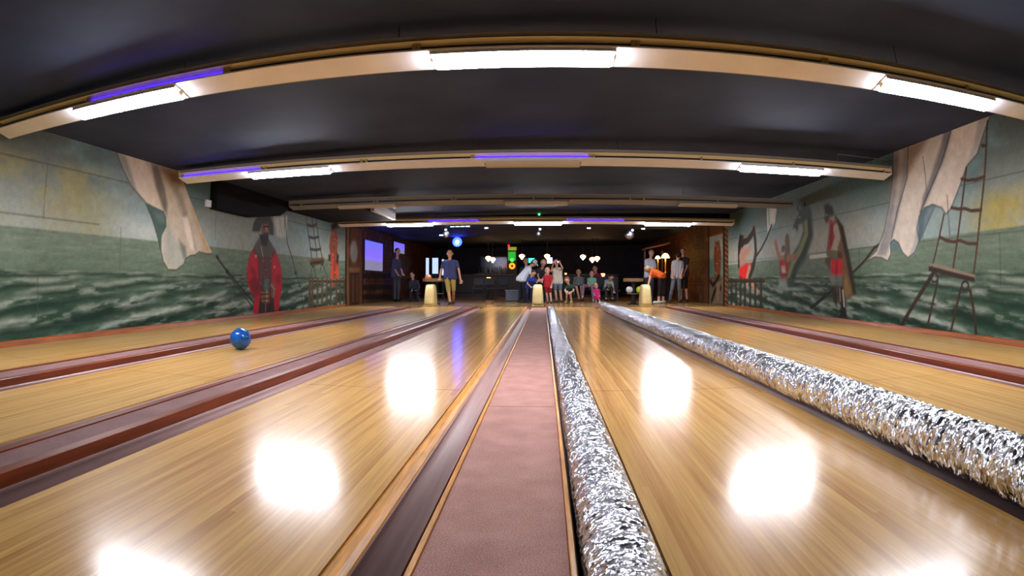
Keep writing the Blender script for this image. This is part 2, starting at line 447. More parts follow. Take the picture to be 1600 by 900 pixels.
MURAL_LEFT = [
    ('line',[(-2.5,2.08),(15.4,2.08)],'#3a443c',0.006,0.55),
    ('line',[(-2.5,1.44),(5.6,1.44)],'#3a443c',0.006,0.55),
    ('line',[(-2.5,0.8),(15.4,0.8)],'#3a443c',0.006,0.55),
    ('line',[(-2.5,0.17),(15.4,0.17)],'#3a443c',0.006,0.55),
    ('line',[(4.57,1.44),(4.57,2.08)],'#3a443c',0.006,0.5),
    ('line',[(6.06,0.8),(6.06,1.44)],'#3a443c',0.006,0.5),
    ('line',[(4.5,0.2),(4.5,0.8)],'#3a443c',0.006,0.5),
    ('line',[(8.6,1.44),(8.6,2.08)],'#3a443c',0.006,0.5),
    ('line',[(9.6,0.8),(9.6,1.44)],'#3a443c',0.006,0.5),
    ('line',[(3.0,0.8),(3.0,1.44)],'#3a443c',0.006,0.5),
    ('poly',[(10.887,2.094),(11.589,2.172),(11.582,1.733),(11.322,1.656),(11.066,1.693)],'#c3c6bd',0.05,0.8),
    ('line',[(11.199,2.1),(11.35,1.744)],'#7f8a86',0.03,0.6),
    ('line',[(11.458,2.128),(11.449,1.723)],'#6a716c',0.03,0.6),
    ('line',[(11.456,2.157),(11.623,1.562),(11.837,1.31),(11.982,1.108),(12.091,0.902),(12.384,0.539),(12.526,0.074)],'#2e332c',0.025,0.9),
    ('blob',[(12.091,0.902),(0.09,0.07)],'#22261f',0.8,1.0),
    ('poly',[(5.846,2.474),(6.035,2.245),(6.234,2.051),(6.586,1.859),(6.795,1.816),(7.061,1.777),(7.136,1.676),(7.146,1.537),(7.037,1.39),(7.03,1.184),(7.085,1.01),(7.223,0.875),(7.431,0.874),(7.644,0.966),(7.697,1.062),(7.826,1.119),(7.979,1.136),(8.094,1.195),(8.315,1.173),(8.523,1.182),(8.243,1.456),(7.941,1.832),(7.747,2.067),(7.554,2.305),(7.405,2.47),(7.084,2.495),(6.559,2.479)],'#c6b8a2',0.012,1.0),
    ('poly',[(5.846,2.474),(6.035,2.245),(6.234,2.051),(6.586,1.859),(6.795,1.816),(7.061,1.777),(6.945,1.952),(6.758,2.171),(6.606,2.37),(6.48,2.483)],'#d2c2aa',0.02,0.9),
    ('poly',[(5.846,2.474),(6.035,2.245),(6.234,2.051),(6.391,1.975),(6.247,2.187),(6.118,2.379),(6.031,2.473)],'#7c7d76',0.05,0.85),
    ('poly',[(6.659,2.448),(6.812,2.13),(7.024,1.813),(7.152,1.697),(7.154,1.878),(7.062,2.117),(6.899,2.362),(6.821,2.448)],'#6a6258',0.05,0.9),
    ('poly',[(6.821,2.448),(7.002,2.339),(7.226,2.192),(7.522,2.258),(7.405,2.47)],'#7a5c44',0.12,0.85),
    ('poly',[(7.226,2.192),(7.466,1.915),(7.673,1.603),(7.878,1.27),(7.995,1.223),(7.779,1.687),(7.582,2.035),(7.397,2.238)],'#8f8474',0.07,0.8),
    ('poly',[(7.174,1.629),(7.088,1.374),(7.084,1.079),(7.256,0.906),(7.518,0.932),(7.66,1.081),(7.489,1.3),(7.322,1.471)],'#a9ada0',0.05,0.9),
    ('poly',[(7.485,1.381),(7.585,1.14),(7.662,1.019),(7.519,0.912),(7.734,1.084),(7.691,1.259)],'#5e7468',0.05,0.8),
    ('poly',[(7.842,1.854),(8.058,1.551),(8.314,1.217),(8.48,1.203),(8.223,1.454),(7.942,1.811),(7.75,2.035)],'#c69a5e',0.05,0.75),
    ('poly',[(7.573,1.719),(7.679,1.499),(7.842,1.215),(7.957,1.199),(7.868,1.482),(7.718,1.755)],'#e6d8c6',0.04,0.9),
    ('poly',[(6.602,1.851),(6.779,1.621),(6.905,1.41),(7.014,1.183),(7.037,1.39),(7.146,1.537),(7.136,1.676),(7.062,1.768),(6.795,1.816)],'#4b625b',0.012,1.0),
    ('poly',[(6.802,1.739),(6.977,1.562),(7.108,1.594),(7.065,1.728)],'#66746f',0.05,0.8),
    ('line',[(5.846,2.474),(6.035,2.245),(6.234,2.051),(6.586,1.859),(6.779,1.621),(6.905,1.41),(7.014,1.183),(7.085,1.01),(7.223,0.875),(7.431,0.874),(7.644,0.966),(7.697,1.062),(7.826,1.119),(7.979,1.136),(8.094,1.195),(8.315,1.173),(8.523,1.182)],'#3d463f',0.012,0.8),
    ('line',[(8.652,1.143),(8.921,0.956),(10.047,0.279)],'#2c2a22',0.03,0.95),
    ('line',[(9.013,0.876),(9.27,0.688),(9.939,0.231),(10.203,0.066)],'#3a3a30',0.03,0.8),
    ('blob',[(8.696,1.122),(0.05,0.06)],'#22241c',0.8,1.0),
    ('blob',[(9.036,0.876),(0.1,0.07)],'#20231b',0.8,1.0),
    ('line',[(9.152,0.795),(9.586,0.812)],'#30362c',0.015,0.8),
    ('poly',[(9.836,1.105),(9.987,1.315),(10.144,1.44),(10.303,1.581),(10.675,1.608),(10.891,1.459),(11.081,1.331),(11.33,0.95),(11.361,0.591),(11.243,0.226),(11.175,0.046),(10.956,0.028),(10.23,0.045),(10.03,0.055),(10.075,0.368),(9.918,0.499),(9.776,0.78)],'#5a1a22',0.03,1.0),
    ('poly',[(10.006,1.322),(9.836,1.105),(9.776,0.78),(9.918,0.502),(10.103,0.406),(10.03,0.055),(10.23,0.045),(10.339,0.401),(10.269,0.781),(10.235,1.171)],'#c01c30',0.03,1.0),
    ('poly',[(11.049,1.357),(11.211,1.168),(11.33,0.95),(11.361,0.591),(11.243,0.226),(11.175,0.046),(10.976,0.055),(10.957,0.442),(10.786,0.785),(10.87,1.197)],'#b81a2e',0.03,1.0),
    ('poly',[(9.841,0.689),(9.971,0.536),(10.13,0.405),(10.295,0.428),(10.297,0.715),(10.105,0.818)],'#6a1422',0.06,0.8),
    ('poly',[(9.943,1.007),(10.104,0.947),(10.214,0.819),(10.105,0.792),(9.918,0.892)],'#7a1522',0.05,0.7),
    ('poly',[(11.152,0.9),(11.312,0.832),(11.28,0.62),(11.029,0.69)],'#7a1522',0.05,0.7),
    ('poly',[(10.294,1.607),(10.051,1.395),(10.123,1.27),(10.318,1.187),(10.839,1.209),(11.001,1.396),(10.675,1.608)],'#565044',0.05,1.0),
    ('poly',[(10.262,1.198),(10.869,1.224),(10.876,0.69),(10.726,0.527),(10.38,0.531),(10.297,0.689)],'#5e3a34',0.03,1.0),
    ('blob',[(10.758,0.718),(0.06,0.03)],'#6a5a50',0.9,0.8),
    ('blob',[(10.368,0.658),(0.06,0.03)],'#8a6a5c',0.9,0.8),
    ('blob',[(10.821,0.589),(0.06,0.03)],'#8a6a5c',0.9,0.8),
    ('blob',[(10.423,0.858),(0.06,0.03)],'#93443c',0.9,0.8),
    ('blob',[(10.417,1.15),(0.06,0.03)],'#6a5a50',0.9,0.8),
    ('blob',[(10.634,0.729),(0.06,0.03)],'#8a6a5c',0.9,0.8),
    ('blob',[(10.729,0.675),(0.06,0.03)],'#6a5a50',0.9,0.8),
    ('blob',[(10.465,1.12),(0.06,0.03)],'#8a6a5c',0.9,0.8),
    ('blob',[(10.417,0.582),(0.06,0.03)],'#3a2420',0.9,0.8),
    ('blob',[(10.544,0.974),(0.06,0.03)],'#3a2420',0.9,0.8),
    ('blob',[(10.604,0.938),(0.06,0.03)],'#8a6a5c',0.9,0.8),
    ('blob',[(10.539,0.85),(0.06,0.03)],'#6a5a50',0.9,0.8),
    ('blob',[(10.552,0.785),(0.06,0.03)],'#93443c',0.9,0.8),
    ('blob',[(10.435,0.765),(0.06,0.03)],'#3a2420',0.9,0.8),
    ('blob',[(10.353,0.753),(0.06,0.03)],'#3a2420',0.9,0.8),
    ('blob',[(10.819,1.228),(0.06,0.03)],'#8a6a5c',0.9,0.8),
    ('blob',[(10.489,0.902),(0.06,0.03)],'#6a5a50',0.9,0.8),
    ('blob',[(10.578,0.685),(0.06,0.03)],'#93443c',0.9,0.8),
    ('blob',[(10.393,0.781),(0.06,0.03)],'#93443c',0.9,0.8),
    ('blob',[(10.664,0.7),(0.06,0.03)],'#8a6a5c',0.9,0.8),
    ('blob',[(10.792,0.767),(0.06,0.03)],'#3a2420',0.9,0.8),
    ('blob',[(10.384,0.762),(0.06,0.03)],'#93443c',0.9,0.8),
    ('blob',[(10.817,1.14),(0.06,0.03)],'#8a6a5c',0.9,0.8),
    ('blob',[(10.803,0.589),(0.06,0.03)],'#8a6a5c',0.9,0.8),
    ('blob',[(10.683,0.663),(0.06,0.03)],'#3a2420',0.9,0.8),
    ('blob',[(10.499,0.605),(0.06,0.03)],'#8a6a5c',0.9,0.8),
    ('poly',[(10.523,0.73),(10.697,0.73),(10.726,0.527),(10.551,0.503)],'#48707a',0.04,1.0),
    ('poly',[(10.352,0.492),(10.755,0.486),(10.751,0.229),(10.403,0.241)],'#8a6244',0.04,0.9),
    ('line',[(10.637,0.488),(10.633,0.233)],'#c0a078',0.03,1.0),
    ('line',[(10.351,0.427),(10.755,0.432)],'#4a3020',0.02,1.0),
    ('line',[(10.349,0.335),(10.753,0.337)],'#4a3020',0.02,1.0),
    ('poly',[(10.292,0.271),(10.962,0.249),(10.956,0.028),(10.258,0.063)],'#33221e',0.03,0.95),
    ('line',[(10.575,0.235),(10.57,0.061)],'#a08460',0.02,0.7),
    ('poly',[(10.846,0.69),(11.029,0.621),(10.995,0.345),(10.814,0.39)],'#7a5a44',0.05,0.8),
    ('line',[(10.846,0.635),(10.997,0.524),(10.934,0.36)],'#b0a090',0.015,0.8),
    ('blob',[(10.152,1.207),(0.07,0.05)],'#b89a7a',0.8,1.0),
    ('blob',[(10.996,1.008),(0.07,0.05)],'#b08a70',0.8,1.0),
    ('poly',[(9.962,1.697),(10.004,1.843),(10.089,1.942),(10.193,2.031),(10.736,2.091),(10.889,1.928),(10.942,1.689),(10.731,1.68),(10.661,1.879),(10.373,1.851),(10.297,1.712),(10.132,1.698)],'#3f3b3c',0.03,1.0),
    ('poly',[(10.343,1.875),(10.658,1.919),(10.701,1.692),(10.588,1.602),(10.386,1.614)],'#7a5248',0.03,1.0),
    ('blob',[(10.576,1.817),(0.07,0.04)],'#9a6a5c',0.8,1.0),
    ('line',[(10.46,1.826),(10.691,1.861)],'#2a1c1a',0.025,1.0),
    ('line',[(10.576,1.817),(10.609,1.752)],'#c08a78',0.025,0.9),
    ('line',[(10.496,1.689),(10.67,1.71)],'#3a2220',0.02,1.0),
    ('poly',[(10.272,1.658),(10.701,1.692),(10.679,1.527),(10.595,1.427),(10.393,1.455)],'#2a2625',0.03,1.0),
    ('line',[(10.367,1.414),(10.458,1.22)],'#b09a86',0.02,0.8),
    ('line',[(12.67,2.308),(12.723,2.092),(12.905,1.646),(13.08,1.207)],'#4a4034',0.035,0.95),
    ('line',[(12.987,2.344),(13.083,2.127),(13.319,1.543),(13.413,1.236)],'#4a4034',0.035,0.95),
    ('line',[(13.275,2.377),(13.332,2.152),(13.527,1.688),(13.76,1.266)],'#4a4034',0.035,0.95),
    ('line',[(12.723,2.092),(13.004,2.087),(13.29,2.148)],'#3e352a',0.05,0.95),
    ('line',[(12.858,1.802),(13.142,1.792),(13.477,1.85)],'#3e352a',0.05,0.95),
    ('line',[(12.95,1.506),(13.279,1.5),(13.62,1.544)],'#3e352a',0.05,0.95),
    ('line',[(13.0,1.172),(13.805,1.251)],'#6a5230',0.12,1.0),
    ('line',[(13.0,1.148),(13.806,1.225)],'#3a2a18',0.06,1.0),
    ('line',[(13.122,1.144),(13.043,1.014),(12.924,0.693)],'#4a4438',0.03,0.9),
    ('line',[(13.122,1.144),(13.334,0.824)],'#4a4438',0.03,0.9),
    ('line',[(13.717,1.197),(13.59,0.943)],'#4a4438',0.03,0.9),
    ('line',[(13.717,1.197),(14.037,0.9),(14.177,0.73)],'#4a4438',0.03,0.9),
    ('blob',[(13.144,1.08),(0.1,0.05)],'#2a241c',0.8,1.0),
    ('blob',[(13.74,1.147),(0.1,0.05)],'#2a241c',0.8,1.0),
    ('poly',[(14.289,1.914),(14.471,2.14),(14.767,2.168),(14.881,1.924),(14.843,1.596),(14.954,1.24),(14.807,0.607),(14.462,0.555),(14.318,0.695),(14.356,1.394),(14.206,1.629)],'#8a4a34',0.04,1.0),
    ('poly',[(14.402,1.466),(14.548,1.473),(14.51,0.625),(14.318,0.626)],'#d24a34',0.04,1.0),
    ('poly',[(14.746,1.447),(14.898,1.454),(14.96,0.697),(14.757,0.607)],'#cf4a38',0.04,1.0),
    ('poly',[(14.318,2.267),(14.706,2.342),(14.866,2.213),(14.376,2.097)],'#2c2420',0.05,1.0),
    ('blob',[(14.526,2.021),(0.1,0.05)],'#a86a58',0.8,1.0),
    ('poly',[(14.166,1.42),(14.354,1.463),(14.36,1.254),(14.171,1.247)],'#30302a',0.05,1.0),
    ('poly',[(14.796,1.485),(15.0,1.459),(14.904,1.166),(14.752,1.233)],'#30342a',0.05,1.0),
    ('blob',[(14.586,0.967),(0.1,0.03)],'#c05a40',0.9,0.8),
    ('blob',[(14.532,1.652),(0.1,0.03)],'#4a2a20',0.9,0.8),
    ('blob',[(14.651,1.88),(0.1,0.03)],'#a08060',0.9,0.8),
    ('blob',[(14.38,1.154),(0.1,0.03)],'#4a2a20',0.9,0.8),
    ('blob',[(14.556,1.323),(0.1,0.03)],'#c05a40',0.9,0.8),
    ('blob',[(14.488,1.377),(0.1,0.03)],'#c05a40',0.9,0.8),
    ('blob',[(14.79,1.485),(0.1,0.03)],'#4a2a20',0.9,0.8),
    ('blob',[(14.525,1.44),(0.1,0.03)],'#d86a50',0.9,0.8),
    ('blob',[(14.61,1.762),(0.1,0.03)],'#a08060',0.9,0.8),
    ('blob',[(14.387,1.451),(0.1,0.03)],'#c05a40',0.9,0.8),
    ('blob',[(14.591,1.618),(0.1,0.03)],'#4a2a20',0.9,0.8),
    ('blob',[(14.474,1.361),(0.1,0.03)],'#4a2a20',0.9,0.8),
    ('blob',[(14.822,1.86),(0.1,0.03)],'#d86a50',0.9,0.8),
    ('blob',[(14.665,0.955),(0.1,0.03)],'#d86a50',0.9,0.8),
    ('line',[(12.884,0.733),(15.488,0.744)],'#7a6a54',0.05,1.0),
    ('line',[(12.884,0.701),(15.488,0.707)],'#3a2f24',0.04,1.0),
    ('line',[(13.102,0.709),(13.072,0.019)],'#54452f',0.09,0.95),
    ('line',[(13.436,0.71),(13.405,0.004)],'#54452f',0.09,0.95),
    ('line',[(13.749,0.711),(13.717,-0.009)],'#54452f',0.09,0.95),
    ('line',[(14.084,0.712),(14.051,-0.024)],'#54452f',0.09,0.95),
    ('line',[(14.366,0.713),(14.332,-0.036)],'#54452f',0.09,0.95),
    ('line',[(14.807,0.714),(14.772,-0.056)],'#54452f',0.09,0.95),
    ('line',[(15.115,0.715),(15.079,-0.07)],'#54452f',0.09,0.95),
    ('line',[(15.434,0.716),(15.397,-0.084)],'#54452f',0.09,0.95),
    ('line',[(12.924,0.725),(12.915,0.026)],'#54452f',0.1,1.0),
]
MURAL_RIGHT = [
    ('line',[(-2.5,1.9),(15.4,1.9)],'#2a342c',0.006,0.5),
    ('line',[(-2.5,1.25),(15.4,1.25)],'#2a342c',0.006,0.5),
    ('line',[(-2.5,0.62),(15.4,0.62)],'#2a342c',0.006,0.5),
    ('line',[(4.99,0.62),(4.99,1.25)],'#2a342c',0.006,0.5),
    ('line',[(6.58,1.25),(6.58,1.9)],'#2a342c',0.006,0.5),
    ('line',[(8.4,0.62),(8.4,1.25)],'#2a342c',0.006,0.5),
    ('line',[(10.394,1.996),(10.36,1.658),(10.647,1.326),(10.998,1.102),(11.248,0.836),(11.33,0.562)],'#3a4a40',0.3,1.0),
    ('line',[(10.459,1.925),(10.449,1.652),(10.77,1.333),(11.128,1.107),(11.365,0.838)],'#7f8a54',0.1,0.9),
    ('line',[(10.312,1.91),(10.289,1.626),(10.557,1.296),(10.903,1.073),(11.132,0.808)],'#232f2a',0.08,0.8),
    ('poly',[(10.612,2.245),(10.354,2.109),(10.338,1.952),(10.613,1.902),(10.802,1.867),(10.892,1.701),(10.965,1.815),(11.094,1.827),(10.95,2.003),(10.749,2.116)],'#3b4644',0.05,1.0),
    ('line',[(10.833,2.233),(10.689,2.095)],'#3b4644',0.06,1.0),
    ('line',[(10.486,2.282),(10.472,2.123)],'#3b4644',0.06,1.0),
    ('blob',[(10.758,2.023),(0.08,0.03)],'#8a8f80',0.8,1.0),
    ('poly',[(11.886,1.205),(11.426,1.214),(11.328,1.086),(11.433,0.741),(11.784,0.743)],'#a02c2c',0.05,1.0),
    ('poly',[(11.811,1.273),(11.459,1.258),(11.427,1.173),(11.814,1.173)],'#9a6a58',0.05,1.0),
    ('blob',[(11.629,1.378),(0.14,0.06)],'#8a5a4a',0.8,1.0),
    ('poly',[(11.695,1.482),(11.553,1.501),(11.489,1.385),(11.735,1.398)],'#4a3428',0.05,1.0),
    ('line',[(11.848,1.246),(11.937,1.337),(12.056,1.577)],'#9a6a58',0.1,1.0),
    ('line',[(11.46,1.23),(11.387,1.366),(11.409,1.618)],'#6a5540',0.16,1.0),
    ('line',[(11.393,1.199),(10.995,1.21)],'#9a6a58',0.1,1.0),
    ('poly',[(11.745,1.028),(11.568,1.051),(11.501,0.882),(11.712,0.885)],'#b8b0a4',0.05,1.0),
    ('poly',[(11.819,0.872),(11.433,0.867),(11.433,0.755),(11.784,0.757)],'#701c20',0.05,1.0),
    ('poly',[(11.856,0.729),(11.502,0.728),(11.432,0.533),(11.928,0.527)],'#a8b4aa',0.15,0.8),
    ('blob',[(11.098,0.537),(0.9,0.06)],'#9fb0a4',0.9,0.7),
    ('poly',[(12.532,2.494),(11.918,2.414),(12.064,2.048),(12.262,1.949),(12.545,1.853)],'#c9cac2',0.04,1.0),
    ('line',[(12.416,2.448),(12.411,2.053)],'#7f9a88',0.06,0.8),
    ('line',[(12.258,2.008),(12.593,1.735),(12.934,1.511),(13.376,1.296),(13.747,1.032)],'#3a3a34',0.05,1.0),
    ('poly',[(14.495,1.984),(14.195,1.925),(14.157,1.718),(14.472,1.394),(14.531,1.051),(14.687,1.054),(14.668,1.683)],'#2a1c18',0.05,1.0),
    ('poly',[(14.413,1.598),(14.065,1.577),(13.975,1.405),(14.127,1.176),(14.53,1.12),(14.575,1.399)],'#b08470',0.05,1.0),
    ('line',[(14.117,1.513),(13.925,1.452),(13.732,1.558)],'#b08470',0.1,1.0),
    ('blob',[(14.201,1.823),(0.12,0.06)],'#9a7060',0.8,1.0),
    ('poly',[(14.583,1.052),(14.226,1.145),(13.744,1.18),(13.653,1.095),(13.842,0.902),(14.132,0.704),(14.431,0.705),(14.585,0.878)],'#d8261f',0.05,1.0),
    ('poly',[(14.585,0.878),(14.132,0.738),(14.131,0.687),(14.482,0.705)],'#5a1414',0.05,1.0),
    ('line',[(13.794,1.033),(13.938,0.837),(13.986,0.654)],'#b89078',0.13,1.0),
    ('line',[(13.796,0.769),(13.564,0.638),(13.293,0.448)],'#b89078',0.12,1.0),
    ('line',[(14.305,1.745),(13.911,1.768),(13.622,1.879),(13.431,1.993)],'#33241a',0.12,1.0),
    ('line',[(13.429,2.025),(13.358,1.729),(13.327,1.438),(13.47,1.122),(13.796,0.802)],'#3a2a1e',0.12,1.0),
    ('line',[(15.573,0.744),(12.784,0.733)],'#4a3a2a',0.06,1.0),
    ('line',[(15.573,0.707),(12.784,0.702)],'#33281e',0.05,1.0),
    ('line',[(15.23,0.706),(15.212,-0.088)],'#33281e',0.11,0.97),
    ('line',[(14.848,0.705),(14.83,-0.07)],'#33281e',0.11,0.97),
    ('line',[(14.482,0.705),(14.464,-0.053)],'#33281e',0.11,0.97),
    ('line',[(14.132,0.704),(14.115,-0.037)],'#33281e',0.11,0.97),
    ('line',[(13.749,0.703),(13.732,-0.019)],'#33281e',0.11,0.97),
    ('line',[(13.384,0.703),(13.368,-0.002)],'#33281e',0.11,0.97),
    ('line',[(12.993,0.702),(12.977,0.016)],'#33281e',0.11,0.97),
    ('poly',[(9.234,1.918),(8.964,1.67),(8.827,1.221),(8.678,0.828),(8.522,0.49),(8.719,0.409),(8.946,0.324),(9.046,0.696),(9.135,1.156),(9.282,1.629)],'#6a5234',0.04,1.0),
    ('poly',[(9.188,1.889),(8.918,1.666),(8.759,1.217),(8.611,0.827),(8.5,0.49),(8.609,0.456),(8.768,0.829),(8.919,1.225),(9.064,1.611)],'#33251a',0.04,1.0),
    ('poly',[(8.905,0.865),(8.677,0.531),(8.855,0.405),(8.951,0.583)],'#8a7044',0.06,0.8),
    ('poly',[(9.449,1.762),(9.487,1.587),(9.665,1.058),(9.462,0.886),(9.38,1.166)],'#59402c',0.05,1.0),
    ('poly',[(9.441,1.857),(9.246,1.778),(9.161,1.607),(9.254,1.219),(9.53,1.22),(9.461,1.585)],'#9e2428',0.04,1.0),
    ('poly',[(9.398,1.758),(9.3,1.725),(9.348,1.341),(9.449,1.347)],'#5a1a1c',0.05,0.7),
    ('poly',[(9.381,1.131),(8.993,1.115),(8.975,0.809),(9.239,0.789),(9.462,0.839)],'#c01f2a',0.04,1.0),
    ('poly',[(9.234,1.067),(9.161,1.065),(9.166,0.812),(9.263,0.813)],'#801620',0.03,0.8),
    ('poly',[(9.428,1.239),(9.013,1.219),(8.993,1.104),(9.407,1.108)],'#4a3222',0.04,1.0),
    ('line',[(9.207,1.646),(9.144,1.479),(9.249,1.346),(9.328,1.234)],'#a09684',0.13,1.0),
    ('blob',[(9.329,1.211),(0.09,0.05)],'#8a6a50',0.8,1.0),
    ('line',[(10.295,1.181),(9.379,1.19)],'#c8c4b4',0.05,1.0),
    ('line',[(9.53,1.22),(9.231,1.183)],'#6a5a44',0.1,1.0),
    ('poly',[(9.651,2.123),(9.491,2.151),(9.319,2.081),(9.232,1.941),(9.336,1.894),(9.589,1.945)],'#2f2e2a',0.05,1.0),
    ('poly',[(9.613,1.972),(9.41,1.925),(9.47,1.812),(9.577,1.775),(9.647,1.879)],'#4a3c34',0.04,1.0),
    ('blob',[(9.563,1.942),(0.07,0.03)],'#8a6a58',0.8,1.0),
    ('poly',[(9.462,0.839),(9.263,0.789),(9.287,0.604),(9.412,0.603)],'#777a72',0.05,1.0),
    ('poly',[(9.19,0.812),(8.999,0.81),(9.022,0.583),(9.165,0.582)],'#6a6c64',0.05,1.0),
    ('poly',[(9.412,0.626),(9.263,0.604),(9.163,0.444),(9.181,0.236),(9.306,0.301),(9.385,0.509)],'#33251d',0.05,1.0),
    ('poly',[(9.165,0.605),(8.975,0.606),(8.877,0.36),(8.795,0.039),(9.099,0.021),(9.062,0.263),(9.163,0.444)],'#241b16',0.05,1.0),
    ('line',[(8.974,0.527),(8.921,0.269)],'#b0b4a8',0.04,0.8),
    ('line',[(9.093,0.559),(9.065,0.354)],'#a07a60',0.04,0.7),
    ('line',[(7.642,1.312),(7.915,1.227),(8.224,1.032),(8.633,0.838)],'#2f2a22',0.035,1.0),
    ('line',[(9.386,0.533),(9.796,0.357),(10.262,0.179)],'#2a241c',0.05,1.0),
    ('poly',[(4.948,2.73),(4.973,2.624),(5.128,2.453),(5.288,2.242),(5.528,2.12),(5.708,1.885),(5.922,1.629),(6.032,1.574),(6.109,1.663),(6.321,1.735),(6.522,1.709),(6.657,1.602),(6.725,1.436),(6.681,1.265),(6.8,1.104),(6.966,1.037),(7.114,1.118),(7.211,1.265),(7.331,1.321),(7.441,1.279),(7.43,1.113),(7.524,1.009),(7.69,1.064),(7.92,1.084),(8.224,1.006),(7.838,1.186),(7.602,1.478),(7.435,1.833),(7.28,2.222),(7.191,2.672),(6.419,2.79)],'#cdc2b2',0.012,1.0),
    ('poly',[(7.191,2.672),(6.791,2.656),(6.872,2.271),(7.115,1.83),(7.304,1.464),(7.441,1.279),(7.558,1.089),(7.841,1.101),(7.602,1.478),(7.435,1.833),(7.28,2.222)],'#858486',0.05,0.85),
    ('poly',[(7.036,2.64),(6.913,2.643),(7.019,2.2),(7.246,1.749),(7.37,1.547)],'#bdb2a8',0.05,0.8),
    ('poly',[(6.807,2.659),(6.252,2.686),(6.473,2.514),(6.763,2.327),(6.879,2.224)],'#8a6a54',0.08,0.75),
    ('poly',[(5.884,2.726),(5.68,2.747),(5.752,2.608),(5.965,2.307),(6.276,1.993),(6.469,1.77),(6.639,1.627),(6.553,1.852),(6.281,2.17),(6.036,2.478)],'#6c6a6c',0.05,0.9),
    ('poly',[(5.684,2.73),(5.155,2.701),(5.295,2.409),(5.514,2.207),(5.726,1.954),(5.938,1.673),(6.134,1.696),(6.332,1.771),(6.16,1.975),(5.912,2.28)],'#d3c4b4',0.05,0.8),
    ('poly',[(5.155,2.701),(4.951,2.715),(5.067,2.535),(5.251,2.303),(5.496,2.155),(5.327,2.375)],'#9c9a96',0.05,0.7),
    ('poly',[(7.421,1.317),(7.33,1.331),(7.211,1.265),(7.081,1.107),(7.216,1.151),(7.356,1.177),(7.448,1.114)],'#5f7676',0.02,0.9),
    ('poly',[(6.725,1.554),(6.681,1.269),(6.801,1.095),(6.949,1.046),(6.81,1.241)],'#8f9096',0.04,0.7),
    ('line',[(6.794,2.637),(6.899,2.199),(7.212,1.735),(7.401,1.345)],'#5b544e',0.02,0.8),
    ('line',[(5.738,2.674),(6.026,2.284),(6.417,1.879),(6.62,1.662)],'#4f4a46',0.02,0.85),
    ('line',[(6.456,2.428),(6.437,2.151),(6.436,1.927)],'#6a625a',0.012,0.8),
    ('line',[(5.979,1.813),(5.98,1.526),(5.97,1.291)],'#55504a',0.012,0.7),
    ('poly',[(6.522,1.709),(6.321,1.735),(6.234,1.719),(6.399,1.545),(6.584,1.326),(6.7,1.198),(6.694,1.433),(6.657,1.602)],'#54686c',0.012,1.0),
    ('poly',[(6.431,1.694),(6.264,1.711),(6.414,1.551),(6.564,1.387),(6.519,1.579)],'#7e8c90',0.05,0.7),
    ('line',[(4.973,2.624),(5.128,2.453),(5.288,2.242),(5.528,2.12),(5.708,1.885),(5.922,1.629),(6.032,1.574),(6.109,1.663),(6.321,1.735),(6.522,1.709),(6.657,1.602),(6.725,1.436),(6.681,1.265),(6.8,1.104),(6.966,1.037),(7.114,1.118),(7.211,1.265),(7.331,1.321),(7.441,1.279),(7.43,1.113),(7.524,1.009),(7.69,1.064),(7.92,1.084),(8.224,1.006)],'#4a4a48',0.012,0.8),
    ('line',[(7.191,2.672),(7.28,2.222),(7.435,1.833),(7.602,1.478),(7.838,1.186),(8.224,1.006)],'#5a5650',0.014,0.8),
    ('line',[(5.018,2.588),(5.057,2.466),(5.191,1.957),(5.342,1.446),(5.499,0.776)],'#4e3524',0.022,1.0),
    ('line',[(5.531,2.104),(5.691,1.632),(5.918,0.858)],'#4e3524',0.024,1.0),
    ('line',[(6.074,1.578),(6.229,1.224),(6.373,0.902)],'#4e3524',0.022,1.0),
    ('line',[(5.648,1.983),(5.528,1.945),(5.363,1.932),(5.199,1.939)],'#4a3322',0.03,1.0),
    ('line',[(5.905,1.644),(5.753,1.611),(5.634,1.606),(5.496,1.56),(5.308,1.552)],'#4a3322',0.03,1.0),
    ('line',[(6.189,1.285),(6.057,1.23),(5.892,1.199),(5.757,1.212),(5.602,1.162),(5.412,1.148)],'#4a3322',0.03,1.0),
    ('line',[(5.173,2.319),(5.101,2.305)],'#4a3322',0.03,1.0),
    ('poly',[(6.455,0.922),(6.328,0.936),(5.461,0.772),(5.474,0.717)],'#8a7a66',0.01,1.0),
    ('poly',[(6.463,0.904),(5.474,0.741),(5.474,0.678),(6.464,0.834)],'#33251b',0.01,1.0),
    ('line',[(6.25,0.745),(6.269,0.707),(6.317,0.686),(6.371,0.694),(6.407,0.726),(6.407,0.768),(6.37,0.799),(6.315,0.805),(6.268,0.783),(6.25,0.744)],'#2c2a26',0.02),
    ('blob',[(6.33,0.746),(0.03,0.03)],'#8a8a80',0.8,1.0),
    ('line',[(5.594,0.638),(5.61,0.602),(5.653,0.583),(5.701,0.589),(5.733,0.618),(5.733,0.657),(5.701,0.687),(5.652,0.693),(5.61,0.673),(5.594,0.637)],'#2c2a26',0.02),
    ('blob',[(5.665,0.638),(0.03,0.03)],'#8a8a80',0.8,1.0),
    ('line',[(6.374,0.789),(6.787,0.404),(7.135,0.043)],'#33241a',0.05,1.0),
    ('line',[(6.257,0.694),(6.37,0.391),(6.487,0.034)],'#3a2a1e',0.032,1.0),
    ('line',[(5.757,0.597),(5.856,0.318),(5.949,0.023)],'#3a2a1e',0.03,1.0),
    ('line',[(5.561,0.575),(5.477,0.303),(5.424,0.055)],'#3a2a1e',0.035,1.0),
]
